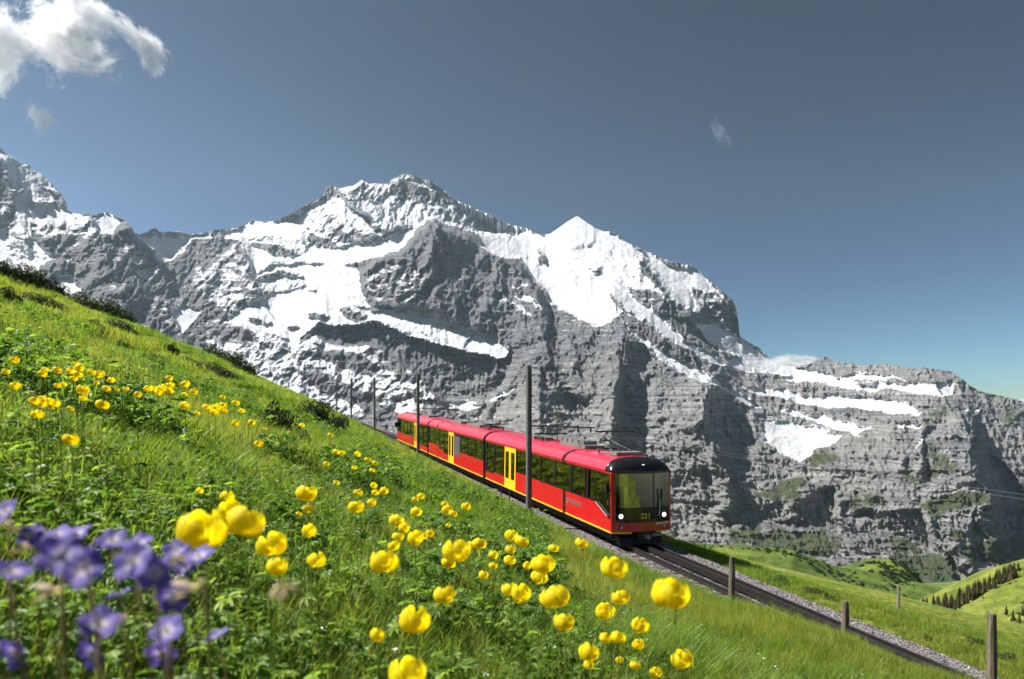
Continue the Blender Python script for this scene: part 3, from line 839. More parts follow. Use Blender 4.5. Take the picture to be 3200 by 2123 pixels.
def ground(x, y):
    x = np.asarray(x, float); y = np.asarray(y, float)
    t, n = to_tn(x, y)
    r = np.hypot(x, y)
    m = np.clip(-n - 2.9, 0, None)
    bank = 0.416 * m + 0.95 * (1 - np.exp(-m / 1.25))
    b = .05 * fbm(x / .9, y / .9, 3, .5, 1) * sstep(.2, 1.5, r) + .16 * fbm(x / 3.1, y / 3.1, 3, .5, 2) * sstep(2, 9, r)
    b = b * sstep(.3, 4, m) + sstep(2.5, 16, m) * (.22 * ridged(x / 6 + .5 * fbm(x / 9, y / 9, 2), y / 5, 2, .5, 8) * sstep(10, 30, r)
         + 1.0 * fbm(x / 11, y / 11, 3, .5, 3) * sstep(9, 36, r) + 1.6 * fbm(x / 42, y / 42, 3, .5, 4) * sstep(40, 120, r))
    bulge = (.12 + .78 * (1 - sstep(11, 19.5, t))) * np.exp(-((m - 2.0) / 2.2) ** 2) * sstep(0, 1, m)
    up = zt(t) + .0085 * np.clip(t - 12, 0, 140) * sstep(1, 5, m) + bank + bulge + b - .25
    mead = -0.9 - .243 * x - .119 * y
    far = np.clip(r - 330, 0, None)
    mead = mead - .0011 * far ** 2 / (1 + far * .004)
    mead = mead + 1.3 * fbm(x / 38, y / 70, 3, .5, 6) * sstep(25, 130, r) + .12 * fbm(x / 4, y / 4, 3, .5, 7)
    bed = zt(t) - .55
    k = sstep(2.2, 8, n)
    right = bed * (1 - k) + mead * k
    return np.where(n < -2.9, up, np.where(n > 2.2, right, bed))


def gz(x, y):
    return float(ground(x, y))


def hit(sx, sy, near=.4, far=600.0):
    """first point where the line of sight meets the ground"""
    ys = np.geomspace(near, far, 1500)
    x = (sx - CX) / FS * ys; z = (HY - sy) / FS * ys
    g = ground(x, ys)
    w = np.where(z < g)[0]
    if not len(w) or ys[w[0]] > 190:
        return hit(sx, sy + 2, near, far)
    i = w[0]
    return float(x[i]), float(ys[i]), float(g[i])


def ground_mesh():
    r = np.concatenate([np.geomspace(.12, 30, 260), np.geomspace(30.7, 420, 180)[1:], np.geomspace(430, 3200, 40)])
    az = np.radians(np.concatenate([np.linspace(-180, -64, 40), np.linspace(-62, 62, 380), np.linspace(64, 180, 40)]))
    rr, aa = np.meshgrid(r, az, indexing='ij')
    x = rr * np.sin(aa); y = rr * np.cos(aa)
    z = ground(x, y)
    t, n = to_tn(x, y)
    me = mesh_np('ground', np.stack([x, y, z], -1).reshape(-1, 3), grid_faces(len(r), len(az), True), smooth=True)
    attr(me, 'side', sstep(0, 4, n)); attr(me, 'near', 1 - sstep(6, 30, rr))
    m = NT('alpine_turf')
    c1 = m.noise(.9, 6, .65, m.coords(scale=(1, 1, 1)))
    c2 = m.noise(.12, 5, .6, m.coords(scale=(1, .45, 1), rot=(0, 0, .9)))
    c3 = m.noise(7, 4, .7, m.coords())
    # mown streaks on the valley meadow
    s1 = m.noise(.055, 6, .62, m.coords(scale=(.35, 1.6, 1), rot=(0, 0, .35)), 1.2)
    hill = m.ramp(c1, [(.3, (.045, .075, .014)), (.5, (.09, .135, .022)), (.72, (.17, .20, .04))])
    hill = m.mix(m.smooth(c2, .42, .66), hill, (.12, .17, .03))
    hill = m.mix(m.math('MULTIPLY', m.smooth(c3, .4, .65), .5), hill, (.03, .05, .01))
    mead = m.ramp(s1, [(.30, (.07, .12, .018)), (.44, (.15, .20, .03)), (.56, (.25, .27, .05)), (.70, (.40, .37, .14))])
    mead = m.mix(m.math('MULTIPLY', m.smooth(c1, .45, .7), .4), mead, (.08, .13, .02))
    col = m.mix(m.attr('side'), hill, mead)
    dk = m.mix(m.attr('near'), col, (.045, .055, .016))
    nb = m.bump(m.math('ADD', c1, m.math('MULTIPLY', c3, .4)), .7, .5)
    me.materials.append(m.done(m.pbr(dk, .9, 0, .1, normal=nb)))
    o = link(bpy.data.objects.new('ground', me))
    tag(o, 'green alpine hillside and the meadow below the railway', kind='structure')


ground_mesh()


# ------------------------------------------------------------------ relief hills in the valley, built from their crest lines
def valley_hill(name, crest, foot_y, d_crest, d_foot, mat, label, rows=60, cols=150, bump=4.0, seed=0):
    us = np.linspace(crest[0][0], crest[-1][0], cols)
    cy = np.interp(us, *zip(*crest))
    dc = np.interp(us, *zip(*d_crest)) if isinstance(d_crest, list) else np.full(cols, d_crest)
    w = np.linspace(0, 1, rows)[:, None]
    v = foot_y + (cy - foot_y) * w
    d = d_foot + (dc - d_foot) * (w ** .85)
    uu = np.broadcast_to(us, v.shape)
    d = d + bump * 3 * fbm(uu / 60 + seed, v / 30, 3, .5, seed) * (1 - w) * 4
    x = (uu - CX) / FS * d; z = (HY - v) / FS * d + bump * .35 * fbm(uu / 25 + seed, v / 12, 3, .5, seed)
    pos = np.stack([x, d, z], -1)
    b = [pos]
    for dd, dz in ((15, 1), (50, 14), (140, 70)):
        q = pos[-1:].copy(); q[..., 1] += dd; q[..., 2] -= dz; b.append(q)
    pos = np.concatenate(b, 0)
    me = mesh_np(name, pos.reshape(-1, 3), grid_faces(pos.shape[0], cols), mat, True)
    o = link(bpy.data.objects.new(name, me))
    tag(o, label, kind='structure')
    return o


def hill_mat(name, dark, mid, light, sc=.03):
    m = NT(name)
    a = m.noise(sc, 6, .6, m.coords(scale=(.5, 1, 1.6), rot=(0, 0, .3)))
    b = m.noise(sc * 12, 4, .65, m.coords())
    c = m.ramp(a, [(.32, dark), (.5, mid), (.68, light)])
    c = m.mix(m.math('MULTIPLY', m.smooth(b, .45, .65), .45), c, dark)
    return m.done(m.pbr(c, .9, 0, .1, normal=m.bump(b, .6, 1.5)))


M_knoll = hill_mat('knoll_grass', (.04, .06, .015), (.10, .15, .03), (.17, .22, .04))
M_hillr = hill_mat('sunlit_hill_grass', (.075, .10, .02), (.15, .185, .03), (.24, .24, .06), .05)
M_floor = hill_mat('valley_grass', (.07, .11, .03), (.12, .18, .05), (.2, .23, .09))
valley_hill('hill', [(1500, 1262), (1600, 1258), (1700, 1262), (1790, 1268), (1830, 1270), (1880, 1290), (1930, 1310), (1990, 1318), (2100, 1340), (2200, 1365)], 1500, 760, 430, M_knoll,
            'green rise with dark bushes below the cliffs', seed=1)
valley_hill('hill', [(1940, 1345), (1965, 1318), (1990, 1302), (2020, 1293), (2060, 1294), (2090, 1303), (2112, 1320), (2128, 1345), (2150, 1375)], 1480, 800, 560, M_knoll,
            'rounded bushy knoll in the valley', rows=40, cols=60, bump=2.0, seed=3)
valley_hill('hill', [(1900, 1365), (2000, 1360), (2100, 1352), (2200, 1348), (2300, 1335), (2450, 1320)], 1500, 1000, 600, M_floor,
            'pale green valley floor behind the conifers', rows=40, cols=60, bump=2.0, seed=5)
valley_hill('hill', [(1990, 1460), (2050, 1425), (2100, 1408), (2160, 1395), (2220, 1372), (2270, 1348), (2310, 1328), (2345, 1312), (2400, 1296), (2520, 1262)], 1560, 640, 380, M_hillr,
            'sunny yellow green hillside rising on the right behind the conifers', seed=7)


# ================================================================== RAILWAY TRACK
def track_pt(t, n, h=0.0):
    x, y = from_tn(t, n)
    return Vector((x, y, float(zt(t)) + h))


T0, T1 = -4.0, 170.0
ts = np.concatenate([np.arange(T0, 60, .35), np.arange(60, T1, 1.2)])
M_rail = simple('rail_steel', (.055, .05, .05), .45, .75, .5, .3, 20)
M_railtop = simple('rail_running_surface', (.30, .29, .29), .3, .9, .5, .2, 20)
M_ballast = None


def ballast_bed():
    m = NT('ballast_gravel')
    a = m.noise(9, 6, .7, m.coords()); b = m.noise(1.1, 4, .6, m.coords())
    vo = m.n('ShaderNodeTexVoronoi'); vo.inputs['Scale'].default_value = 14
    m.t.links.new(m.coords(), vo.inputs['Vector'])
    c = m.ramp(vo.outputs['Color'], [(.2, (.085, .078, .085)), (.5, (.17, .155, .165)), (.85, (.30, .275, .28))])
    c = m.mix(m.smooth(b, .45, .7), c, (.20, .175, .165))
    mat = m.done(m.pbr(c, .9, 0, .2, normal=m.bump(vo.outputs['Distance'], .9, .06)))
    prof = [(-3.1, -.40), (-2.75, -.12), (-2.3, -.10), (-1.6, -.06), (-.9, -.05), (0, -.06), (.9, -.05), (1.55, -.07), (1.95, -.22), (2.4, -.52), (2.9, -.9)]
    tt = np.concatenate([np.arange(T0 - 3, 60, .3), np.arange(60, T1, 1.0)])
    T, K = np.meshgrid(tt, np.arange(len(prof)), indexing='ij')
    nn = np.array([p[0] for p in prof])[K]; hh = np.array([p[1] for p in prof])[K]
    nn = nn + .10 * fbm(T / 1.3, K * 3.7, 2, .5, 2) * (np.abs(nn) > 2); hh = hh + .035 * fbm(T * 1.7, K * 2.3, 2, .5, 4)
    x, y = from_tn(T, nn)
    me = mesh_np('ballast', np.stack([x, y, zt(T) + hh], -1).reshape(-1, 3), grid_faces(len(tt), len(prof), True), mat, True)
    o = link(bpy.data.objects.new('ballast_bed', me))
    tag(o, 'grey crushed stone bed under the railway track', kind='structure')
    return o


bed = ballast_bed()


def rail_part(name, n, prof, mat, parent):
    """prof: closed polygon (lateral, height)"""
    k = len(prof)
    vs = []
    for t in ts:
        for a, h in prof:
            vs.append(track_pt(t, n + a, h))
    fs = []
    for i in range(len(ts) - 1):
        for q in range(k):
            q2 = (q + 1) % k
            fs.append((i * k + q, (i + 1) * k + q, (i + 1) * k + q2, i * k + q2))
    return MB().add(vs, fs).build(name, mat, parent)


track = empty('railway_track', (0, 0, 0))
tag(track, 'metre gauge rack railway track running down past the train', 'railway track')
RP = [(-.06, 0), (-.06, .015), (-.012, .03), (-.012, .105), (-.034, .115), (-.034, .148), (.034, .148), (.034, .115), (.012, .105), (.012, .03), (.06, .015), (.06, 0)]
for nn_ in (-.53, .53):
    ra = rail_part('rail', nn_, RP, M_rail, track)
    rail_part('running_surface', nn_, [(-.026, .149), (-.026, .151), (.026, .151), (.026, .149)], M_railtop, ra)
rk_ = rail_part('rack_rail', 0, [(-.05, .04), (-.05, .2), (-.028, .2), (-.028, .1), (.028, .1), (.028, .2), (.05, .2), (.05, .04)], M_rail, track)
mb = MB()
for t in np.arange(0, 40, .12):
    a = track_pt(t, -.045, .15); b_ = track_pt(t, .045, .15)
    mb.tube([a, b_], .022, 5)
mb.build('rack_tooth', M_rail, rk_)
M_sleeper = simple('steel_sleeper', (.075, .062, .058), .8, .2, .3, .35, 5)
me_sl = MB().prism([(-.12, -.09), (-.09, .0), (.09, .0), (.12, -.09)], -.95, .95).mesh('sleeper', M_sleeper)
ang = math.atan2(TD[1], TD[0])
k_ = 0
for t in np.arange(T0, 120, .62):
    if 31 < t < 78:            # under the train, out of sight
        continue
    o = bpy.data.objects.new('sleeper', me_sl)
    o.location = track_pt(t, 0, -.035); o.rotation_euler = (0, -math.atan(.047), ang)
    link(o, track)
M_conc = simple('trough_lid_concrete', (.28, .25, .24), .9, 0, .2, .2, 3)


# ================================================================== MASTS, POSTS, WIRES
M_mast = simple('galvanised_mast', (.20, .205, .22), .5, .6, .5, .25, 2)
M_mastd = simple('dark_steel_fitting', (.05, .05, .055), .5, .5, .5, .2, 4)
M_wood = NT('weathered_post_wood')
_g = M_wood.noise(6, 5, .65, M_wood.coords(scale=(6, 6, .6)))
M_wood = M_wood.done(M_wood.pbr(M_wood.ramp(_g, [(.3, (.07, .06, .048)), (.7, (.18, .15, .115))]), .85, 0, .2))


def mast(k, label):
    t = 33.8 + 25.3 * k; n = -2.78
    p = track_pt(t, n, 0)
    p.z = gz(p.x, p.y) - .3
    top = float(zt(t)) + 7.3 - p.z
    e = empty('catenary_mast', p)
    tag(e, label, 'mast', 'masts along the railway')
    e.rotation_euler = (0, 0, ang)
    w = .105
    m = MB().box(-.012, .012, -w + .0145, w - .0145, 0, top).box(-w, w, -w, -w + .014, 0, top).box(-w, w, w - .014, w, 0, top)
    m.build('pole', M_mast, e)
    MB().box(-.16, .16, -.16, .16, 0, .55).build('foundation', M_conc, e)
    # bracket across the line at 4.45 m above the rails
    hb = float(zt(t)) + 4.55 - p.z
    a = MB().tube([(0, -.1, hb), (0, -3.35, hb - .1)], .032, 6).tube([(0, -.1, hb + .9), (0, -2.2, hb - .05)], .016, 5)
    a.build('bracket_arm', M_mastd, e)
    for q in (-2.45, -3.1):
        MB().tube([(0, q, hb - .05), (0, q, hb - .32)], .045, 7).build('insulator', M_mastd, e)
    return e


names = ['tall grey steel mast standing in front of the leading carriage', 'second grey mast beside the rear carriage of the train', 'third grey mast, just behind the rear end of the train',
         'fourth mast up the line behind the train', 'fifth mast up the line, thin and dark on the ridge', 'sixth mast up the line on the ridge', 'farthest thin mast on the ridge up the line']
for k in range(7):
    if k < 5:
        mast(k, names[k])
for q, nm in ((-.33, 'near'), (.33, 'far')):
    pts = [track_pt(33.8 + 25.3 * k / 4, q, 4.20 + .09 * abs(math.cos(math.pi * k / 4))) for k in range(-6, 20)]
    o = MB().tube(pts, .007, 4).build('contact_wire', M_mastd)
    tag(o, 'thin overhead contact wire on the %s side of the line' % nm, 'wire')


def at_n(sx, n):
    a = (sx - CX) / FS
    y = (n + 13.69) / (TN[0] * a + TN[1])
    return a * y, y


def fence_post(sx, sy_top, n, label, r=.075, col=None):
    x, y = at_n(sx, n)
    z0 = gz(x, y) - .15
    ztop = (HY - sy_top) / FS * y
    h = max(ztop - z0, .6)
    m = MB()
    rnd = random.Random(int(sx))
    ring = []
    lx, ly = rnd.uniform(-.02, .02), rnd.uniform(-.02, .02)
    N = 10; H = 7
    vs = []
    for i in range(H):
        f = i / (H - 1)
        for q in range(N):
            a = 2 * math.pi * q / N
            rr = r * (1 + .10 * rnd.uniform(-1, 1)) * (1.05 - .1 * f)
            if i == H - 1: rr *= .86
            vs.append((rr * math.cos(a) + lx * f, rr * math.sin(a) + ly * f, f * h - (0.02 if i == H - 2 else 0) * 0))
    fs = [(i * N + q, i * N + (q + 1) % N, (i + 1) * N + (q + 1) % N, (i + 1) * N + q) for i in range(H - 1) for q in range(N)]
    fs.append(tuple((H - 1) * N + q for q in range(N)))
    o = m.add(vs, fs).build('fence_post', col or M_wood, None, False, (x, y, z0))
    tag(o, label, 'fence post', 'wooden posts beside the track')
    return o


fence_post(1688, 1285, -4.6, 'grey wooden fence post where the track leaves the train front', .066)
fence_post(1949, 1387, -4.7, 'short grey wooden post in the middle of the three beside the ballast', .062)
fence_post(2290, 1418, -4.9, 'brown round wooden post nearest the bottom right corner', .06)

M_thin = simple('thin_snow_stake', (.22, .19, .20), .7, .2, .3, .2, 6)
stakes = [(60, 650), (150, 672), (275, 738), (375, 810), (560, 858), (612, 905), (680, 905), (775, 975), (820, 935), (877, 968)]
ordn = ['first', 'second', 'third', 'fourth', 'fifth', 'sixth', 'seventh', 'eighth', 'ninth', 'tenth']
for i, (zx, zy) in enumerate(stakes):
    sx, sy = zz((1200, 1100, 2.24), [(zx, zy)])[0]
    x, y = at_n(sx, -3.15)
    z0 = gz(x, y) - .15
    h = max((HY - sy) / FS * y - z0, .7)
    m = MB().box(-.03, .03, -.03, .03, 0, h)
    o = m.build('thin_stake', M_thin, None, False, (x, y, z0))
    tag(o, '%s thin upright stake from the rear, in the row below the train' % ordn[i], 'stake', 'thin stakes along the near side of the line')

# pole standing out in the meadow
x, y, z = hit(2073, 1440, 30, 400)
zt_ = (HY - 1352) / FS * y
o = MB().tube([(0, 0, -.3), (0, 0, zt_ - z)], .09, 6, .05).build('meadow_pole', M_thin, None, False, (x, y, z))
tag(o, 'thin pale pole standing alone in the valley meadow', 'pole')
# ================================================================== TRAIN
def paint(name, col, rough=.28, coat=.6, vary=.06):
    m = NT(name)
    f = m.noise(1.3, 6, .65, m.coords())
    g = m.noise(14, 4, .7, m.coords(scale=(1, 1, .3)))
    c = m.mix(f, tuple(x * (1 - vary) for x in col), tuple(min(1, x * (1 + vary)) for x in col))
    c = m.mix(m.math('MULTIPLY', m.smooth(g, .5, .8), .16), c, (.20, .14, .12))
    r = m.math('ADD', rough, m.math('MULTIPLY', f, .12))
    return m.done(m.pbr(c, r, 0, .5, Coat_Weight=coat, Coat_Roughness=.08))


M_red = paint('red_coach_paint', (.50, .004, .010))
M_roof = paint('red_roof_with_sky_sheen', (.44, .018, .05), .42, .35, .08)  # pink of the sky sheen is mixed into the red base colour
M_yel = paint('yellow_door_paint', (.85, .52, .012), .35, .4)
M_blk = simple('black_window_band', (.012, .012, .014), .2, 0, .5, .2, 3)
M_rub = simple('black_rubber', (.012, .012, .012), .75, 0, .3, .2, 8)
M_und = simple('dark_underframe', (.035, .036, .042), .6, .3, .4, .35, 3)
M_gry = simple('grey_roof_equipment', (.20, .205, .21), .5, .3, .4, .2, 4)
M_grd = simple('grey_louvre_panel', (.10, .10, .115), .5, .2, .4, .2, 4)
M_int = simple('pale_interior_lining', (.42, .41, .39), .7, 0, .3, .1, 4)
M_seat = simple('red_seat_cloth', (.24, .05, .04), .9, 0, .1, .2, 8)
M_lamp = NT('lit_lamp')
_e = M_lamp.n('ShaderNodeEmission'); _e.inputs[0].default_value = (1, .95, .85, 1); _e.inputs[1].default_value = 1.6
M_lamp = M_lamp.done(_e.outputs[0])
M_num = simple('yellow_numerals', (.85, .62, .03), .5, 0, .4, .05, 5)
M_let = simple('grey_lettering', (.22, .10, .095), .6, 0, .4, .08, 5)
M_chr = simple('bare_metal', (.55, .55, .56), .3, .9, .5, .1, 5)


def glass_mat():
    m = NT('tinted_train_glass')
    fr = m.n('ShaderNodeFresnel'); fr.inputs[0].default_value = 1.5
    tr = m.n('ShaderNodeBsdfTransparent'); tr.inputs[0].default_value = (.42, .46, .42, 1)
    gl = m.n('ShaderNodeBsdfGlossy'); gl.inputs['Roughness'].default_value = .02; gl.inputs[0].default_value = (.95, .97, .95, 1)
    nz = m.noise(.7, 2, .5, m.coords())
    m.t.links.new(m.bump(nz, .12, .02), gl.inputs['Normal'])
    mx = m.n('ShaderNodeMixShader')
    m.set(mx.inputs[0], m.math('ADD', m.math('MULTIPLY', fr.outputs[0], 1.15), .16))
    m.t.links.new(tr.outputs[0], mx.inputs[1]); m.t.links.new(gl.outputs[0], mx.inputs[2])
    return m.done(mx.outputs[0])


M_glass = glass_mat()
HW = 1.33           # half width of the body
ZB0, ZS = .55, 2.80   # lower edge and top of the windows
ROOF = [(-1.36, 2.86), (-1.37, 2.93), (-1.30, 3.08), (-1.14, 3.24), (-.88, 3.35), (-.5, 3.40), (0, 3.42), (.5, 3.40), (.88, 3.35), (1.14, 3.24), (1.30, 3.08), (1.37, 2.93), (1.36, 2.86)]


def text_mesh(body, size, mat, name):
    c = bpy.data.curves.new(name, 'FONT'); c.body = body; c.size = size; c.extrude = .004
    c.align_x = 'CENTER'; c.align_y = 'CENTER'; c.offset = size * .012
    t = bpy.data.objects.new(name, c); COL.objects.link(t)
    dg = bpy.context.evaluated_depsgraph_get(); dg.update()
    me = bpy.data.meshes.new_from_object(t.evaluated_get(dg))
    bpy.data.objects.remove(t, do_unlink=True)
    me.name = name; me.materials.clear(); me.materials.append(mat)
    return me


def side(car, y, length, wins, doors, cab):
    """y: +1 near side, -1 far side. wins: (x0, x1, sill), doors: (x0, x1)"""
    yo, yi = y * HW, y * (HW - .06)
    ya, yb = min(yo, yi), max(yo, yi)
    brk = sorted([(d[0], d[1], None) for d in doors] + [w for w in wins])
    # lower red panels, one for each stretch between doors
    stretch = []; cur = []
    x_start = .26 if cab else 0.02
    for a, b, s in brk:
        if s is None:
            stretch.append((x_start, a, cur)); cur = []; x_start = b
        else:
            cur.append((a, b, s))
    stretch.append((x_start, length - .02, cur))
    for xa, xb, ws in stretch:
        poly = [(xa, ZB0), (xb, ZB0)]
        top = []
        for i, (a, b, s) in enumerate(ws):
            l = xa if i == 0 else (a + ws[i - 1][1]) / 2
            r = xb if i == len(ws) - 1 else (b + ws[i + 1][0]) / 2
            if cab and a < .4:
                top += [(xa, 1.02), (.5, 1.02), (1.75, 1.52), (r, 1.52)]
            else:
                top += [(l, s), (r, s)]
        poly += top[::-1]
        MB().prism(poly, ya, yb).build('side_panel', M_red, car)
    MB().box(.3 if cab else .02, length - .02, ya - (.012 if y < 0 else 0), yb + (.012 if y > 0 else 0), ZS + .003, 2.858).build('cant_rail', M_red, car)
    MB().box(.3 if cab else .02, length - .02, min(y * (HW + .002), y * (HW + .016)), max(y * (HW + .002), y * (HW + .016)), .50, .562).build('yellow_stripe', M_yel, car)
    # windows
    allw = sorted(wins)
    for i, (a, b, s) in enumerate(allw):
        if cab and a < .4:
            p = [(a + .04, 1.05), (.5, 1.05), (1.75, 1.55), (b, 1.55), (b, ZS), (a + .04, ZS)]
        else:
            p = [(a, s + .003), (b, s + .003), (b, ZS), (a, ZS)]
        cx = sum(q[0] for q in p) / len(p); cz = sum(q[1] for q in p) / len(p)
        k = .055
        inner = []
        for (px, pz) in p:
            dx, dz = px - cx, pz - cz
            inner.append((px - k * (1 if dx > 0 else -1), pz - k * (1 if dz > 0 else -1)))
        w = MB().prism(inner, min(y * (HW - .035), y * (HW - .025)), max(y * (HW - .035), y * (HW - .025))).build('window', M_glass, car)
        n = len(p)
        y0, y1 = y * (HW - .045), y * (HW - .004)
        vs = [(q[0], y0, q[1]) for q in p] + [(q[0], y1, q[1]) for q in p] + [(q[0], y0, q[1]) for q in inner] + [(q[0], y1, q[1]) for q in inner]
        fs = []
        for q in range(n):
            q2 = (q + 1) % n
            fs += [(n + q, n + q2, 3 * n + q2, 3 * n + q), (q, 2 * n + q, 2 * n + q2, q2), (2 * n + q, 3 * n + q, 3 * n + q2, 2 * n + q2), (q, q2, n + q2, n + q)]
        MB().add(vs, fs).build('frame', M_blk, w)
    # pillars fill what is left of the band
    edges = sorted([(a, b) for a, b, s in wins] + list(doors))
    x = .3 if cab else .02
    for a, b in edges + [(length - .02, length)]:
        if a - x > .02:
            MB().box(x + .001, a - .001, min(y * (HW - .05), y * (HW - .006)), max(y * (HW - .05), y * (HW - .006)), .96, ZS).build('window_pillar', M_blk, car)
        x = max(x, b)
    for a, b in doors:
        mid = (a + b) / 2
        for l, r in ((a + .01, mid - .006), (mid + .006, b - .01)):
            o0, o1 = sorted((y * (HW - .03), y * (HW + .01)))
            iw = .16
            # leaf with an opening for its pane
            m = MB()
            m.box(l, l + iw, o0, o1, .5, 2.82).box(r - iw, r, o0, o1, .5, 2.82).box(l + iw, r - iw, o0, o1, .5, 1.05).box(l + iw, r - iw, o0, o1, 2.56, 2.82)
            lf = m.build('door_leaf', M_yel, car)
            MB().box(l + iw, r - iw, min(y * (HW - .02), y * (HW - .01)), max(y * (HW - .02), y * (HW - .01)), 1.05, 2.56).build('door_window', M_glass, lf)


def bogie(car, x):
    b = MB().box(x - 1.35, x + 1.35, -.95, -.8, .25, .5).box(x - 1.35, x + 1.35, .8, .95, .25, .5).build('bogie', M_und, car)
    for dx in (-.9, .9):
        for y in (-.53, .53):
            MB().tube([(x + dx, y - .05, .38), (x + dx, y + .05, .38)], .37, 16).build('wheel', M_und, b)


def carriage(s0, length, wins, doors, label, cab=False, rear=False, seats=True):
    p = track_pt(28.35 + s0, 0, .15)
    car = empty('rail_carriage', p)
    car.rotation_euler = Euler((0, -math.atan(.047), ang), 'XYZ')
    tag(car, label, 'train carriage', 'coupled carriages of the red mountain train')
    for y in (1, -1):
        side(car, y, length, wins, doors, cab)
    x0 = .78 if cab else 0.0
    m = MB(); n = len(ROOF)
    xs = [x0, length]
    vs = [(x, q[0], q[1]) for x in xs for q in ROOF]
    fs = [(i, i + 1, n + i + 1, n + i) for i in range(n - 1)] + [(0, n, 2 * n - 1, n - 1), tuple(range(n))[::-1], tuple(range(n, 2 * n))]
    rf = m.add(vs, fs).build('roof', M_roof, car)
    MB().box(x0 + .2, length - .1, -1.2, 1.2, 2.845, 2.857).build('ceiling', M_int, car)
    MB().box(.35 if cab else .03, length - .03, -HW + .07, HW - .07, .6, .66).build('floor', M_und, car)
    MB().box(.6 if cab else .2, length - .2, -1.12, 1.12, .3, .545).build('underframe', M_und, car)
    bogie(car, 2.6); bogie(car, length - 2.6)
    if not cab:
        MB().box(.0, .019, -HW, HW, .55, 2.855).build('end_wall', M_rub, car)
    MB().box(length - .019, length, -HW, HW, .55, 2.855).build('end_wall', M_rub, car)
    if seats:
        me = MB().box(0, .5, -.48, .48, .40, .52).box(.42, .55, -.48, .48, .52, 1.15).mesh('seat', M_seat)
        me2 = MB().box(0, .5, -.48, .48, .40, .52).box(-.05, .08, -.48, .48, .52, 1.15).mesh('seat', M_seat)
        for a, b, s in wins:
            if cab and a < .4:
                continue
            for y in (-.72, .72):
                for q, mm in ((a + .12, me2), (b - .68, me)):
                    o = bpy.data.objects.new('seat', mm); o.location = (q, y, .62 + max(0, s - 1.1) * .6)
                    link(o, car)
    # roof gear common to all
    for q in (0.35, .65):
        xq = length * q
        MB().box(xq - 1.6, xq + 1.6, -.42, .42, 3.405, 3.56).build('roof_unit', M_gry, car)
    MB().tube([(x0 + .4, -.75, 3.45), (length - .4, -.75, 3.45)], .03, 6).build('roof_conduit', M_und, car)
    return car


W1 = [(.3, 2.42, 1.5), (2.5, 4.12, 1.52), (4.22, 5.92, 1.52), (6.02, 7.8, 1.52), (7.9, 9.55, 1.54), (9.65, 11.32, 1.56), (13.42, 15.25, 1.08), (15.35, 16.85, .97)]
car1 = carriage(0, 17.0, W1, [(11.42, 13.32)], 'leading red train carriage with black windscreen and headlights', cab=True)
W2 = [(.15, 1.9, 1.52), (2.0, 3.75, 1.52), (3.85, 5.65, 1.55), (9.2, 10.6, 1.02), (10.7, 12.1, 1.25), (12.2, 13.9, 1.48), (14.0, 15.9, 1.48)]
car2 = carriage(17.45, 16.1, W2, [(7.45, 9.1)], 'middle red train carriage with a dark louvre beside its yellow door')
W3 = [(.15, 1.9, .97), (2.0, 3.9, .99), (6.1, 7.8, 1.42), (7.9, 9.6, 1.42), (9.7, 11.4, 1.42), (11.5, 13.2, 1.42), (13.3, 14.8, 1.42)]
car3 = carriage(34.0, 15.3, W3, [(4.1, 5.9)], 'rear red train carriage, farthest up the line', rear=True)

# louvre panel of the middle carriage, both sides
for y in (1, -1):
    lo = MB().box(5.75, 7.35, min(y * (HW - .04), y * (HW + .006)), max(y * (HW - .04), y * (HW + .006)), 1.2, 2.6).build('louvre_panel', M_grd, car2)
    for k in range(9):
        MB().box(5.85, 7.25, min(y * (HW + .006), y * (HW + .02)), max(y * (HW + .006), y * (HW + .02)), 1.3 + k * .14, 1.36 + k * .14).build('slat', M_grd, lo)
# bellows
for car, ln in ((car1, 17.0), (car2, 16.1)):
    m = MB()
    for k in range(5):
        a = ln + .01 + k * .088
        m.box(a, a + .05, -1.25, 1.25, .6, 3.2); m.box(a + .05, a + .088, -1.18, 1.18, .66, 3.13)
    m.build('bellows', M_rub, car)
# rear view mirror at the tail
MB().box(15.1, 15.3, 1.36, 1.6, 1.9, 2.35).build('mirror', M_rub, car3)


# ---------------------------------------------------------------- front end of the leading carriage
def fx(y, z):
    return .24 * (y / HW) ** 2 + max(0.0, z - 1.0) * .07


def face(name, ys, zs, mat, parent, thick=.03, push=0.0):
    ys = np.linspace(*ys); zs = np.linspace(*zs)
    vs = []
    for th in (0, thick):
        for z in zs:
            for y in ys:
                vs.append((fx(y, z) - push + th, y, z))
    ny, nz = len(ys), len(zs); N = ny * nz
    fs = []
    for i in range(nz - 1):
        for j in range(ny - 1):
            a = i * ny + j
            fs.append((a, a + ny, a + ny + 1, a + 1)); fs.append((N + a, N + a + 1, N + a + ny + 1, N + a + ny))
    for j in range(ny - 1):
        fs.append((j, j + 1, N + j + 1, N + j)); b = (nz - 1) * ny + j; fs.append((b, N + b, N + b + 1, b + 1))
    for i in range(nz - 1):
        a = i * ny; fs.append((a, N + a, N + a + ny, a + ny)); b = i * ny + ny - 1; fs.append((b, b + ny, N + b + ny, N + b))
    return MB().add(vs, fs).build(name, mat, parent, True if False else False)


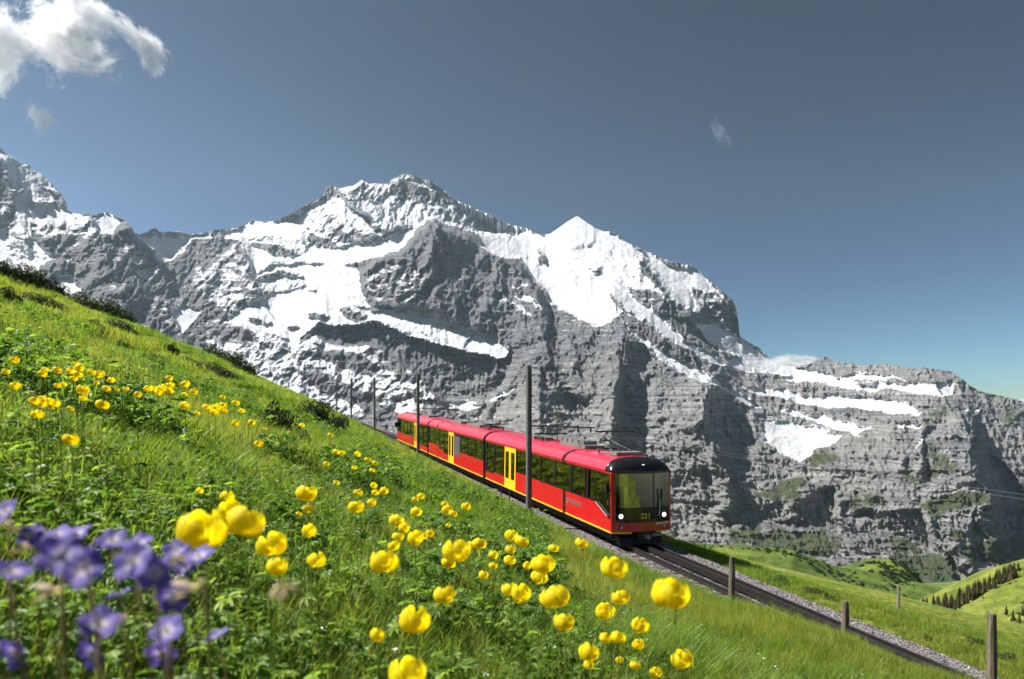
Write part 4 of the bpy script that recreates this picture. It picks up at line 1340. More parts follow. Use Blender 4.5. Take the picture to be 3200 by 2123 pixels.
M_nose = simple('black_nose_glass', (.010, .011, .010), .08, 0, .6, .1, 2)
fp = face('front_panel', (-HW, HW, 15), (.55, .915, 4), M_red, car1, .06)
for y in ((1.17, HW, 3), (-HW, -1.22, 3)):
    face('corner_post', y, (.918, 2.87, 8), M_red, car1, .06)
nose = face('nose_panel', (-1.217, 1.167, 15), (.918, 1.50, 6), M_nose, car1, .05)
ws = face('windscreen', (-.40, 1.165, 11), (1.503, 2.82, 8), M_glass, car1, .02)
face('windscreen', (-1.215, -.47, 7), (1.503, 2.82, 8), M_glass, car1, .02)
face('windscreen_pillar', (-.468, -.402, 3), (1.503, 2.82, 5), M_blk, car1, .05)
face('windscreen_frame', (-1.217, 1.167, 15), (2.823, 2.93, 3), M_blk, car1, .05)
MB().box(.55, 1.15, -1.1, 1.1, 1.0, 1.42).build('driver_desk', M_und, car1)
MB().box(2.40, 2.45, -1.2, 1.2, .7, 2.8).build('cab_partition', M_blk, car1)
MB().box(1.5, 1.62, .1, .6, 1.0, 1.9).build('driver_seat', M_rub, car1)
# dome
secs = []
N = len(ROOF)
vs = []; S = 9
for k in range(S):
    f = k / (S - 1)
    f2 = math.sin(f * math.pi / 2)
    for (y, z) in ROOF:
        zz_ = 2.875 + (z - 2.86) * (1 - .93 * (1 - math.cos(f * math.pi / 2)) ** .9) * (1 if z > 2.87 else 1)
        xx = .80 * (1 - f2) + (fx(y, 2.9) - .015) * f2
        vs.append((xx, y * (1 - .02 * f), zz_))
fs = [(k * N + i, (k + 1) * N + i, (k + 1) * N + i + 1, k * N + i + 1) for k in range(S - 1) for i in range(N - 1)]
fs += [tuple((S - 1) * N + i for i in range(N)), tuple(range(N))[::-1]]
for k in range(S - 1):
    fs.append((k * N, k * N + N - 1, (k + 1) * N + N - 1, (k + 1) * N))
dm = MB().add(vs, fs).build('front_dome', M_blk, car1, True)
# lamps
def lamp(y, z, r, push, par, name='headlight', mat=None, x=None):
    xx = (fx(y, z) if x is None else x) - push
    o = MB().tube([(xx, y, z), (xx + .05, y, z)], r, 14).build(name, mat or M_lamp, par)
    rg = MB()
    rg.tube([(xx + .004, y, z), (xx + .05, y, z)], r * 1.35, 14)
    rg.build('lamp_ring', M_chr if mat is None else M_rub, o)
    return o


lamp(.98, 1.17, .085, .03, car1); lamp(-.93, 1.17, .085, .03, car1)
lamp(0, 3.10, .07, .09, car1, 'headlight', None, x=.30)
lamp(.95, .74, .06, .03, car1, 'tail_light', simple('pale_tail_lens', (.6, .45, .45), .2, 0, .5, .05))
lamp(-.95, .74, .06, .03, car1, 'tail_light', simple('pale_tail_lens', (.6, .45, .45), .2, 0, .5, .05))
num = bpy.data.objects.new('number', text_mesh('221', .30, M_num, 'number'))
num.rotation_euler = (R(90), 0, R(-90)); num.location = (-.02, -.03, 1.16); link(num, car1)
let = bpy.data.objects.new('lettering', text_mesh('Jungfraubahn', .42, M_let, 'lettering'))
let.rotation_euler = (R(90), 0, R(180)); let.location = (4.0, HW + .006, 1.18); link(let, car1)
for a, b in ((.55, HW), (-HW, -.55)):
    face('yellow_stripe', (a, b, 6), (.49, .548, 2), M_yel, car1, .05, .012)
face('bumper_bar', (-1.25, -.5, 5), (.82, .875, 2), M_chr, car1, .05, .035)
cp = MB().box(-.05, .7, -.28, .28, .28, .54).build('coupler', M_und, car1)
MB().tube([(-.35, 0, .40), (0, 0, .40)], .09, 10).build('coupler_head', M_gry, cp)
MB().box(-.1, .1, -.75, -.3, .38, .47).build('hose_bracket', M_gry, cp)
pl = MB().prism([(.15, .02), (.45, .02), (.7, .3), (.35, .3)], -.95, .95).build('rail_guard', M_und, car1)
MB().tube([(-.02, -.62, 1.15), (.04, -.72, 1.9)], .014, 5).build('wiper', M_chr, car1)
MB().box(.02, .05, -.77, -.70, 1.5, 2.2).build('wiper_blade', M_rub, car1)
# diagonal handrail below the cab window
MB().tube([(.55, HW + .03, 1.12), (1.6, HW + .03, 1.53)], .022, 6).build('handrail', M_gry, car1)
for y in (1.42,):
    MB().box(.42, .5, HW + .02, HW + .17, 2.1, 2.45).build('mirror', M_rub, car1)


# ---------------------------------------------------------------- roof gear
def pantograph(car, x, up):
    r = empty('pantograph', (x, 0, 3.42)); r.parent = car
    MB().box(-.7, .7, -.5, -.44, .08, .14).box(-.7, .7, .44, .5, .08, .14).box(-.7, -.62, -.44, .44, .08, .14).box(.62, .7, -.44, .44, .08, .14).build('base_frame', M_und, r)
    kx, kz = (.85, .45) if up else (1.0, .2)
    tx, tz = (0.05, .88) if up else (-.6, .32)
    m = MB()
    for y in (-.4, .4):
        m.tube([(-.6, y, .14), (kx, y * .6, kz)], .03, 6); m.tube([(kx, y * .6, kz), (tx, y * .9, tz)], .022, 6)
    m.tube([(kx, -.3, kz), (kx, .3, kz)], .03, 6)
    m.build('arm', M_mastd, r)
    MB().box(tx - .16, tx - .1, -.85, .85, tz, tz + .05).box(tx + .1, tx + .16, -.85, .85, tz, tz + .05).box(tx - .1, tx + .1, -.5, -.46, tz, tz + .04).box(tx - .1, tx + .1, .46, .5, tz, tz + .04).build('collector_head', M_mastd, r)
    for a in (-.6, .6):
        for y in (-.47, .47):
            MB().tube([(a, y, -.02), (a, y, .08)], .06, 8).build('insulator', M_gry, r)


pantograph(car1, 2.6, True)
pantograph(car1, 10.3, False)
pantograph(car2, 2.2, False)
for k in range(6):
    b = MB().box(5.0 + k * .62, 5.5 + k * .62, -.35, .35, 3.56, 3.72).build('resistor_box', M_gry, car1)
MB().box(1.3, 2.0, -.6, .6, 3.41, 3.55).build('roof_unit', M_gry, car1)
MB().tube([(1.2, .5, 3.4), (1.2, .5, 3.95)], .015, 5).build('aerial', M_und, car1)
# ================================================================== TURF: blades and leaves (uncountable, scattered by points)
SRC = {}


def source_collection(name, meshes):
    c = bpy.data.collections.new(name)
    for i, me in enumerate(meshes):
        o = bpy.data.objects.new('%s_%02d' % (name, i), me)
        c.objects.link(o)
    return c


def blades(rng, n, rad, h0, h1, width, segs, lean):
    """arching tapered strips, flat arrays"""
    V = []; F = []
    base = 0
    for _ in range(n):
        a = rng.random() * 2 * np.pi; rr = rad * math.sqrt(rng.random())
        p = np.array([rr * math.cos(a), rr * math.sin(a), -.03])
        h = h0 + (h1 - h0) * rng.random()
        d = rng.random() * 2 * np.pi; dv = np.array([math.cos(d), math.sin(d), 0]); sd = np.array([-dv[1], dv[0], 0])
        tw = rng.random() * 2 * np.pi; sd = np.array([math.cos(tw), math.sin(tw), 0])
        ln = lean * (.3 + rng.random()) * h
        wdt = width * (.6 + .8 * rng.random())
        for k in range(segs + 1):
            f = k / segs
            c = p + dv * ln * f * f + np.array([0, 0, h * (f - .18 * f * f * lean)])
            wk = wdt * (1 - f ** 1.6) * .5
            if k == segs:
                V.append(c)
            else:
                V.append(c - sd * wk); V.append(c + sd * wk)
        for k in range(segs - 1):
            b = base + 2 * k
            F.append((b, b + 1, b + 3)); F.append((b, b + 3, b + 2))
        b = base + 2 * (segs - 1)
        F.append((b, b + 1, b + 2))
        base += 2 * segs + 1
    return np.array(V), np.array(F)


def leafset(rng, n, rad, h0, h1, ln, wd, lobes=0, stalk=True):
    """leaves on short stalks: folded ovals, or fans of lobes"""
    V = []; F = []
    for _ in range(n):
        a = rng.random() * 2 * np.pi; rr = rad * math.sqrt(rng.random())
        c = Vector((rr * math.cos(a), rr * math.sin(a), h0 + (h1 - h0) * rng.random()))
        yaw = rng.random() * 6.283; pit = rng.uniform(-.5, .7); rol = rng.uniform(-.5, .5)
        Mx = Euler((rol, -pit, yaw)).to_matrix()
        L = ln * rng.uniform(.6, 1.3); W = wd * rng.uniform(.7, 1.2)
        parts = [0.0] if not lobes else [(-1 + 2 * i / (lobes - 1)) * 1.25 for i in range(lobes)]
        for ph in parts:
            Lk = L * (1 - .18 * abs(ph)); Wk = W if not lobes else W * .42
            cs, sn = math.cos(ph), math.sin(ph)
            pr = [(0, 0, 0), (.35, -1, .10), (.35, 0, -.02), (.35, 1, .10), (.75, -.75, .04), (.75, 0, -.10), (.75, .75, .04), (1, 0, -.2)]
            b = len(V)
            for (x, y, z) in pr:
                X = x * Lk; Y = y * Wk * .5; Z = z * Lk
                q = Mx @ Vector((X * cs - Y * sn, X * sn + Y * cs, Z)) + c
                V.append(q[:])
            for f in ((0, 2, 1), (0, 3, 2), (1, 2, 5), (1, 5, 4), (2, 3, 6), (2, 6, 5), (4, 5, 7), (5, 6, 7)):
                F.append(tuple(i + b for i in f))
        if not stalk:
            continue
        # stalk
        b = len(V)
        g = Vector((c.x * .4, c.y * .4, -.02)); t = Vector((.0022, 0, 0))
        V += [(g - t)[:], (g + t)[:], (c + t)[:], (c - t)[:]]
        F += [(b, b + 1, b + 2), (b, b + 2, b + 3)]
    return np.array(V), np.array(F)


M_grass_a = leafy('grass_blade', (.075, .15, .022), (.27, .375, .06), .6, .42, .35)
M_grass_b = leafy('yellow_grass_blade', (.17, .22, .03), (.38, .41, .10), .6, .5, .3)
M_grass_far = leafy('slope_grass_blade', (.10, .175, .028), (.27, .37, .07), .6, .5, .25)
M_herb = leafy('herb_leaf', (.055, .125, .025), (.16, .285, .05), .45, .48, .35)
M_herb_l = leafy('pale_herb_leaf', (.13, .23, .04), (.30, .42, .08), .55, .48, .35)
rg = np.random.default_rng(5)


def mk(name, vf, mat):
    return mesh_np(name, vf[0], vf[1], mat)


C_near = source_collection('near_tuft', [mk('t', blades(rg, 22, .07, .10, .34, .006, 4, .55), M_grass_a) for _ in range(4)] +
                           [mk('t', blades(rg, 16, .06, .12, .40, .005, 4, .5), M_grass_b) for _ in range(2)])
C_herb = source_collection('herb', [mk('h', leafset(rg, 24, .11, .03, .24, .045, .026), M_herb) for _ in range(3)] +
                           [mk('h', leafset(rg, 11, .11, .05, .26, .055, .042, 5), M_herb) for _ in range(3)] +
                           [mk('h', leafset(rg, 20, .10, .05, .24, .035, .02), M_herb_l) for _ in range(2)] +
                           [mk('h', leafset(rg, 8, .10, .08, .28, .05, .04, 5), M_herb_l) for _ in range(1)])
C_mid = source_collection('mid_tuft', [mk('t', blades(rg, 60, .20, .12, .36, .009, 3, .6), M_grass_a) for _ in range(4)] +
                          [mk('t', blades(rg, 46, .20, .12, .42, .008, 3, .5), M_grass_b) for _ in range(2)])
C_far = source_collection('far_tuft', [mk('t', blades(rg, 90, .45, .10, .34, .022, 2, .6), M_grass_far) for _ in range(5)] +
                          [mk('t', blades(rg, 70, .45, .10, .38, .020, 2, .5), M_grass_b) for _ in range(1)])


def scatter(name, pts, rotz, scl, idx, coll, label, tilt=None):
    n = len(pts)
    me = bpy.data.meshes.new(name)
    me.vertices.add(n); me.vertices.foreach_set('co', np.asarray(pts, np.float32).ravel())
    a = me.attributes.new('rot', 'FLOAT_VECTOR', 'POINT')
    r = np.zeros((n, 3), np.float32); r[:, 2] = rotz
    if tilt is not None:
        r[:, 0] = tilt[:, 0]; r[:, 1] = tilt[:, 1]
    a.data.foreach_set('vector', r.ravel())
    b = me.attributes.new('scl', 'FLOAT', 'POINT'); b.data.foreach_set('value', np.asarray(scl, np.float32))
    c = me.attributes.new('idx', 'INT', 'POINT'); c.data.foreach_set('value', np.asarray(idx, np.int32))
    o = link(bpy.data.objects.new(name, me))
    ng = bpy.data.node_groups.new(name + '_scatter', 'GeometryNodeTree')
    ng.interface.new_socket('Geometry', in_out='INPUT', socket_type='NodeSocketGeometry')
    ng.interface.new_socket('Geometry', in_out='OUTPUT', socket_type='NodeSocketGeometry')
    N = ng.nodes; L = ng.links
    gi = N.new('NodeGroupInput'); go = N.new('NodeGroupOutput')
    ip = N.new('GeometryNodeInstanceOnPoints'); ci = N.new('GeometryNodeCollectionInfo')
    ci.inputs['Collection'].default_value = coll
    ci.inputs['Separate Children'].default_value = True; ci.inputs['Reset Children'].default_value = True

    def na(nm, t):
        q = N.new('GeometryNodeInputNamedAttribute'); q.data_type = t; q.inputs['Name'].default_value = nm
        return q.outputs['Attribute']
    e2r = N.new('FunctionNodeEulerToRotation')
    L.new(na('rot', 'FLOAT_VECTOR'), e2r.inputs[0])
    L.new(gi.outputs[0], ip.inputs['Points']); L.new(ci.outputs[0], ip.inputs['Instance'])
    ip.inputs['Pick Instance'].default_value = True
    L.new(na('idx', 'INT'), ip.inputs['Instance Index']); L.new(e2r.outputs[0], ip.inputs['Rotation']); L.new(na('scl', 'FLOAT'), ip.inputs['Scale'])
    L.new(ip.outputs[0], go.inputs[0])
    md = o.modifiers.new('scatter', 'NODES'); md.node_group = ng
    tag(o, label, kind='stuff')
    return o


def ring(n, r0, r1, az=52, p=0.0):
    q = RNG.random(n)
    r = np.exp(np.log(r0) + q * (np.log(r1) - np.log(r0))) if p == 0 else (r0 ** p + q * (r1 ** p - r0 ** p)) ** (1 / p)
    a = np.radians((RNG.random(n) * 2 - 1) * az)
    return r * np.sin(a), r * np.cos(a), r


def lay(n, r0, r1, keep, p=0.0, az=52):
    x, y, r = ring(n, r0, r1, az, p)
    t, nn = to_tn(x, y)
    k = keep(t, nn, x, y, r)
    x, y, r = x[k], y[k], r[k]
    return np.stack([x, y, ground(x, y)], -1), r


def rnd(n, a, b):
    return a + (b - a) * RNG.random(n)


up_side = lambda t, n, x, y, r: (n < -3.0) & (t < 300)
# bare, darker pockets between the plants
def clump(x, y, s, k, th):
    return fbm(x / s, y / s, 3, .55, k) > th


P1, r1 = lay(24000, .42, 7.5, lambda t, n, x, y, r: up_side(t, n, x, y, r) & clump(x, y, .5, 3, -.35))
scatter('near_grass', P1, rnd(len(P1), 0, 6.28), rnd(len(P1), .6, 1.15) * np.interp(r1, [.4, 1, 3], [.5, .75, 1]), RNG.integers(0, 6, len(P1)), C_near, 'green grass blades between the flowers')
P2, r2 = lay(18000, .42, 9, lambda t, n, x, y, r: up_side(t, n, x, y, r) & clump(x, y, .8, 5, -.12 - .5 * (RNG.random(len(x)) < .25)) & (RNG.random(len(x)) < np.interp(x / np.maximum(y, .1), [-.8, .05, .3, .6], [1, .75, .3, .1])))
scatter('herb_leaves', P2, rnd(len(P2), 0, 6.28), rnd(len(P2), .55, 1.15) * np.interp(r2, [.4, 1, 3], [.45, .7, 1]), RNG.integers(0, 9, len(P2)), C_herb, 'leafy green herbs among the flowers', RNG.normal(0, .15, (len(P2), 2)))
PH, rh = lay(9000, 6, 24, lambda t, n, x, y, r: up_side(t, n, x, y, r) & (n < -6.5) & (x / y < .05) & clump(x, y, 2.6, 7, .08))
scatter('slope_herbs', PH, rnd(len(PH), 0, 6.28), rnd(len(PH), 1.0, 1.9), RNG.integers(0, 9, len(PH)), C_herb, 'patches of leafy herbs on the middle slope', RNG.normal(0, .15, (len(PH), 2)))
P3, r3 = lay(24000, 4.5, 20, up_side)
scatter('mid_grass', P3, rnd(len(P3), 0, 6.28), rnd(len(P3), .5, 1.1) * (.85 + .8 * fbm(P3[:, 0] / 2.2, P3[:, 1] / 2.2, 2)), np.where(fbm(P3[:, 0] / 3, P3[:, 1] / 3, 3, .5, 5) + .3 * RNG.random(len(P3)) > .22, RNG.integers(4, 6, len(P3)), RNG.integers(0, 4, len(P3))), C_mid, 'bright green grass on the middle of the slope')
P4, r4 = lay(42000, 17, 170, up_side, p=.35)
scatter('slope_grass', P4, rnd(len(P4), 0, 6.28), rnd(len(P4), .55, 1.15) * np.interp(r4, [17, 50, 150], [.7, 1.1, 1.9]), np.where(fbm(P4[:, 0] / 7, P4[:, 1] / 7, 3, .5, 6) + .3 * RNG.random(len(P4)) > .28, 5, RNG.integers(0, 5, len(P4))), C_far, 'bright green grass on the upper hillside')
P5, r5 = lay(60000, 12, 260, lambda t, n, x, y, r: (n > 2.55) & (x / y < .85) & ((n < 7) | (RNG.random(len(n)) < np.interp(n, [7, 30, 120], [.6, .25, .1]))), p=.3)
t5, n5 = to_tn(P5[:, 0], P5[:, 1])
scatter('meadow_grass', P5, rnd(len(P5), 0, 6.28), rnd(len(P5), .5, 1.0) * np.interp(r5, [15, 50, 250], [.7, .9, 2.0]) * np.where(n5 < 6, 1.2, .7), np.where(fbm(P5[:, 0] / 40, P5[:, 1] / 11, 3, .5, 6) + .4 * RNG.random(len(P5)) > .08, 5, RNG.integers(0, 5, len(P5))), C_far, 'yellow green meadow grass beyond the track')

# ballast stones
M_stone = NT('ballast_stone')
_r = M_stone.n('ShaderNodeObjectInfo').outputs['Random']
M_stone = M_stone.done(M_stone.pbr(M_stone.ramp(_r, [(.0, (.07, .062, .068)), (.5, (.17, .155, .165)), (1, (.36, .33, .335))]), .9, 0, .2))


def stone(rng):
    v = rng.normal(size=(9, 3)); v /= np.linalg.norm(v, axis=1)[:, None]
    v *= rng.uniform(.7, 1.1, (9, 1)) * np.array([1, .8, .6])
    import bmesh
    bm = bmesh.new()
    for q in v: bm.verts.new(q)
    bmesh.ops.convex_hull(bm, input=bm.verts)
    me = bpy.data.meshes.new('stone'); bm.to_mesh(me); bm.free(); me.materials.append(M_stone)
    return me


C_stone = source_collection('stone', [stone(rg) for _ in range(6)])
ns = 52000
tt = T0 - 2 + (RNG.random(ns) ** 1.6) * 110
nn = RNG.uniform(-2.95, 2.7, ns)
hh = np.interp(nn, [-3.1, -2.75, -2.3, -1.6, -.9, 0, .9, 1.55, 1.95, 2.4, 2.9], [-.40, -.12, -.10, -.06, -.05, -.06, -.05, -.07, -.22, -.52, -.9])
xx, yy = from_tn(tt, nn)
PS = np.stack([xx, yy, zt(tt) + hh + .005], -1)
scatter('ballast_stones', PS, rnd(ns, 0, 6.28), rnd(ns, .018, .042) * np.interp(tt, [0, 40, 100], [1, 1.2, 2]), RNG.integers(0, 6, ns), C_stone, 'loose grey crushed stones beside the rails', RNG.normal(0, 1, (ns, 2)))


# ================================================================== GLOBEFLOWERS
def petal_mat(name, dark, light, tint, trans=.35, rough=.42, veins=False):
    m = NT(name)
    f = m.noise(5, 4, .65, m.coords(kind='Object'))
    c = m.mix(m.smooth(f, .3, .7), dark, light)
    rndv = m.n('ShaderNodeObjectInfo').outputs['Random']
    c = m.mix(m.math('MULTIPLY', rndv, .6), c, dark)
    if veins:
        sep = m.n('ShaderNodeSeparateXYZ'); m.t.links.new(m.coords(kind='Object'), sep.inputs[0])
        ve = m.noise(6, 3, .6, m.coords(kind='Object', scale=(.4, 7, .4)))
        c = m.mix(m.math('MULTIPLY', m.smooth(ve, .45, .7), .35), c, (.10, .03, .30))
        c = m.mix(m.smooth(sep.outputs[0], .62, .12), c, (.78, .74, .80))
    nb = m.bump(m.noise(7, 4, .6, m.coords(kind='Object', scale=(1, 1, .35))), .22, .08)
    p = m.pbr(c, rough, 0, .35, normal=nb)
    t = m.n('ShaderNodeBsdfTranslucent'); m.t.links.new(m.mix(1.0, c, tint, 'MULTIPLY'), t.inputs['Color'])
    mx = m.n('ShaderNodeMixShader'); mx.inputs[0].default_value = trans
    m.t.links.new(p, mx.inputs[1]); m.t.links.new(t.outputs[0], mx.inputs[2])
    return m.done(mx.outputs[0])


M_gold = petal_mat('yellow_sepal', (.94, .78, .008), (.98, .93, .05), (1.0, 1.0, .5), .62, .5)
M_stem = leafy('flower_stem', (.10, .17, .025), (.22, .30, .05), .25, .5, .35)
M_sred = leafy('reddish_hairy_stem', (.16, .10, .05), (.26, .22, .08), .2, .6, .25)


def sepal_mesh(r, lat0, lat1, wid, bulge):
    """one cupped sepal on a globe of radius r, base at the south pole"""
    V = []; F = []
    A, B = 6, 7
    for i in range(B):
        b = i / (B - 1)
        th = lat0 + (lat1 - lat0) * b
        wv = wid * (math.sin(math.pi * min(1, .12 + .80 * b)) ** .6)
        for j in range(A):
            a = -1 + 2 * j / (A - 1)
            ph = a * wv
            rr = r * (1 + bulge * math.sin(math.pi * b) - .05 * a * a + .025 * math.sin(9 * a + 4 * b))
            V.append((rr * math.sin(th) * math.cos(ph), rr * math.sin(th) * math.sin(ph), -rr * math.cos(th)))
    for i in range(B - 1):
        for j in range(A - 1):
            p = i * A + j
            F.append((p, p + 1, p + A + 1, p + A))
    return V, F


def join_mesh(name, pieces, mat):
    m = MB()
    for (V, F), Mx in pieces:
        m.add([Mx @ Vector(p) for p in V], F)
    return m.mesh(name, mat, True)


GLOBES = []
SEPALS = [mesh_np('sepal', np.array(a[0]), np.array(a[1]), M_gold, True) for a in
          (sepal_mesh(1.0, .10, 2.35, .62, .06), sepal_mesh(1.06, .10, 1.95, .66, .10), sepal_mesh(.90, .10, 2.85, .60, .02), sepal_mesh(1.1, .10, 1.5, .6, .14))]


def sepal_layout(rng):
    out = []
    for ring_, (k, nq) in enumerate(((0, 5), (1, 5), (3, 2))):
        off = rng.random() * 6.28
        for q in range(nq):
            out.append((k, off + 6.283 * q / nq + rng.uniform(-.15, .15), rng.uniform(-.1, .1), rng.uniform(.93, 1.08)))
    return out


def bloom_matrix(rng, k, yaw, tlt, s):
    return Matrix.Rotation(yaw, 4, 'Z') @ Matrix.Rotation(tlt, 4, 'Y') @ Matrix.Scale(s, 4)


rngf = random.Random(3)
for g in range(4):
    pcs = []
    for k, yaw, tl, s in sepal_layout(rngf):
        me = SEPALS[k]
        vs = [v.co[:] for v in me.vertices]; fs = [tuple(p.vertices) for p in me.polygons]
        pcs.append(((vs, fs), bloom_matrix(rngf, k, yaw, tl, s)))
    GLOBES.append(join_mesh('bloom', pcs, M_gold))


def stem_curve(base, top, bow, n=9):
    pts = []
    for i in range(n):
        f = i / (n - 1)
        p = base.lerp(top, f)
        p += bow * math.sin(math.pi * f)
        pts.append(p)
    return pts


LEAF_ME = [mk('stem_leaf', leafset(np.random.default_rng(60 + i), 1, .001, .0, .001, .075, .06, 5), M_herb_l) for i in range(3)]
for me in LEAF_ME:
    pass


def globeflower(sx, sy, dS, label, group, rng, open_=False):
    """sx, sy: where the bloom is seen, dS: its width there"""
    real = .034 * rng.uniform(.92, 1.08)
    y = real * FS / dS
    top = at(sx, sy, y)
    gx, gy = top.x + rng.uniform(-.05, .05), top.y + rng.uniform(-.02, .06)
    gzv = gz(gx, gy)
    if top.z - gzv < .16:                # keep the stem a plausible length: nearer the ground it stands farther off
        for _ in range(12):
            y *= .93; top = at(sx, sy, y); gx, gy = top.x, top.y + .02; gzv = gz(gx, gy)
            if top.z - gzv > .18: break
    if top.z - gzv > .62:
        for _ in range(12):
            y *= 1.07; top = at(sx, sy, y); gx, gy = top.x, top.y + .03; gzv = gz(gx, gy)
            if top.z - gzv < .60: break
    real = dS * y / FS
    r = real / 2 / 1.08
    base = Vector((gx, gy, gzv - .01))
    e = empty('globeflower', base)
    tag(e, label, 'yellow flower', group)
    T = top - base
    tiltx, tilty = rng.uniform(-.35, .35), rng.uniform(-.3, .3)
    neck = T - (Euler((tiltx, tilty, 0)).to_matrix() @ Vector((0, 0, r * .95)))
    bow = Vector((rng.uniform(-.02, .02), rng.uniform(-.015, .015), 0))
    sr = .0016 + .00022 * rng.random()
    MB().tube(stem_curve(Vector((0, 0, 0)), neck, bow), sr * 1.25, 6, sr).build('stem', M_stem, e, True)
    flat = rng.uniform(.82, 1.0)
    if dS > 38:
        h = empty('bloom', T); h.parent = e
        h.rotation_euler = (tiltx, tilty, rng.random() * 6.28); h.scale = (r, r, r * flat)
        for k, yaw, tl, s in sepal_layout(rng):
            o = bpy.data.objects.new('sepal', SEPALS[k]); link(o, h)
            o.matrix_local = bloom_matrix(rng, k, yaw, tl, s)
    else:
        o = bpy.data.objects.new('bloom', rng.choice(GLOBES)); link(o, e)
        o.location = T; o.rotation_euler = (tiltx, tilty, rng.random() * 6.28); o.scale = (r, r, r * flat)
    if dS > 20:
        for q in range(2):
            o = bpy.data.objects.new('leaf', LEAF_ME[q]); link(o, e)
            f = rng.uniform(.3, .6)
            o.location = T * f + bow * math.sin(math.pi * f); o.rotation_euler = (0, 0, rng.random() * 6.28)
            s_ = rng.uniform(.5, .8); o.scale = (s_, s_, s_)
    return e


Z1 = (900, 1500, 1.8185); Z2 = (0, 1450, 2.149); Z3 = (0, 800, 2.149)
CL = [
    # (where it grows, zoom window, [(x, y, width)])
    ('yellow globeflower bed above the purple flowers at far left', Z3, [(97, 695, 60), (40, 775, 45), (100, 868, 65)]),
    ('upper left yellow cluster on the slope', Z3, [(285, 790, 55), (305, 762, 45), (385, 765, 60), (505, 722, 40), (535, 750, 55), (475, 768, 55), (525, 795, 55), (495, 822, 50), (615, 780, 50), (665, 790, 65), (650, 850, 35), (748, 832, 45)]),
    ('scattered row just below the upper left yellow cluster', Z3, [(385, 868, 45), (430, 862, 40), (555, 895, 80), (560, 952, 50), (715, 890, 55), (790, 898, 35), (848, 890, 40), (925, 930, 50), (690, 995, 85), (475, 1025, 45)]),
    ('dense yellow bunch at the far left of the slope', Z3, [(235, 970, 70), (275, 985, 70), (290, 955, 50), (330, 975, 60), (365, 985, 75), (345, 1005, 50), (250, 1058, 75), (475, 1225, 95)]),
    ('yellow bunch in the middle of the upper slope', Z3, [(1000, 885, 60), (1030, 888, 50), (1090, 885, 60), (1065, 915, 50), (1145, 865, 55), (1135, 905, 60), (1138, 818, 45), (1245, 855, 60), (1300, 910, 50), (1240, 930, 40), (1240, 1000, 60)]),
    ('right hand yellow bunch of the upper slope', Z3, [(1395, 1015, 65), (1455, 1015, 60), (1500, 1000, 50), (1440, 1048, 50), (1500, 1035, 50), (1497, 948, 38), (1583, 985, 50), (1325, 1055, 40), (1625, 1040, 40)]),
    ('sparse yellow flowers by the dark hollow', Z3, [(1580, 1120, 50), (1690, 1115, 45), (1780, 1160, 25), (2027, 1138, 38), (2218, 1203, 38), (1735, 1255, 60)]),
    ('small yellow group below the dark hollow', Z3, [(2258, 1315, 45), (2298, 1320, 45), (2192, 1395, 40), (2400, 1330, 42), (2470, 1368, 45), (2520, 1390, 42), (2380, 1420, 38), (2500, 1440, 36)]),
    ('big blurred yellow group beside the purple flowers', Z2, [(1342, 178, 50), (1525, 215, 95), (1540, 300, 160), (1360, 420, 310), (1655, 375, 240), (1820, 525, 200), (1865, 680, 130)]),
    ('yellow flowers right of the big blurred group', Z1, [(108, 70, 110), (112, 160, 65), (62, 192, 35), (120, 285, 80), (160, 450, 100)]),
    ('yellow flowers on the slope left of the nearest mast', Z1, [(275, 15, 35), (487, 30, 40), (495, 70, 40), (547, 60, 50), (398, 70, 50), (385, 148, 90), (475, 125, 50)]),
    ('yellow flowers below the middle carriage', Z1, [(755, 90, 45), (722, 108, 35), (730, 178, 65), (890, 135, 40), (905, 165, 60), (938, 190, 50), (910, 258, 28), (1010, 148, 55)]),
    ('stack of yellow flowers left of centre', Z1, [(618, 225, 85), (658, 270, 65), (625, 320, 65), (600, 370, 65), (725, 325, 90), (770, 315, 50), (805, 300, 50), (545, 450, 150)]),
    ('central yellow flowers on tall stems', Z1, [(955, 390, 150), (915, 465, 80), (1040, 370, 50), (1088, 358, 80), (1168, 422, 55), (1165, 485, 50), (1112, 535, 55), (890, 645, 120)]),
    ('yellow flowers below the nearest mast', Z1, [(1270, 310, 75), (1330, 345, 80), (1265, 390, 60), (1260, 455, 65), (1510, 385, 60), (1450, 470, 140), (1360, 485, 50), (1430, 545, 95)]),
    ('yellow flowers under the leading carriage', Z1, [(1670, 355, 75), (1850, 490, 145), (1885, 660, 100), (1800, 740, 105)]),
    ('yellow flowers at the bottom centre', Z1, [(1260, 615, 95), (1325, 635, 110), (1515, 655, 165), (1565, 800, 120), (720, 785, 165), (505, 875, 80), (680, 1085, 200)]),
    ('right hand yellow flowers in front of the track', Z1, [(2180, 635, 200), (2000, 820, 95), (1805, 895, 70), (1875, 890, 80), (1990, 930, 70), (2235, 1010, 115), (1710, 970, 110), (1710, 1045, 60), (2090, 1090, 70), (1970, 1050, 60), (1885, 1020, 45)]),
]
ORD = ['leftmost', 'second from left', 'third from left', 'fourth from left', 'fifth from left', 'sixth from left', 'seventh from left', 'eighth from left', 'ninth from left', 'tenth from left', 'eleventh from left', 'twelfth from left']
FLOW = []
for where, Z, L in CL:
    L2 = sorted(L)
    for i, (x, y, d) in enumerate(L2):
        sx, sy = zz(Z, [(x, y)])[0]
        dS = d / Z[2] * .73844
        lab = ('rightmost of the %s' % where) if (i == len(L2) - 1) else '%s of the %s' % (ORD[i], where)
        globeflower(sx, sy, dS, lab, 'yellow globeflowers in the foreground', rngf)


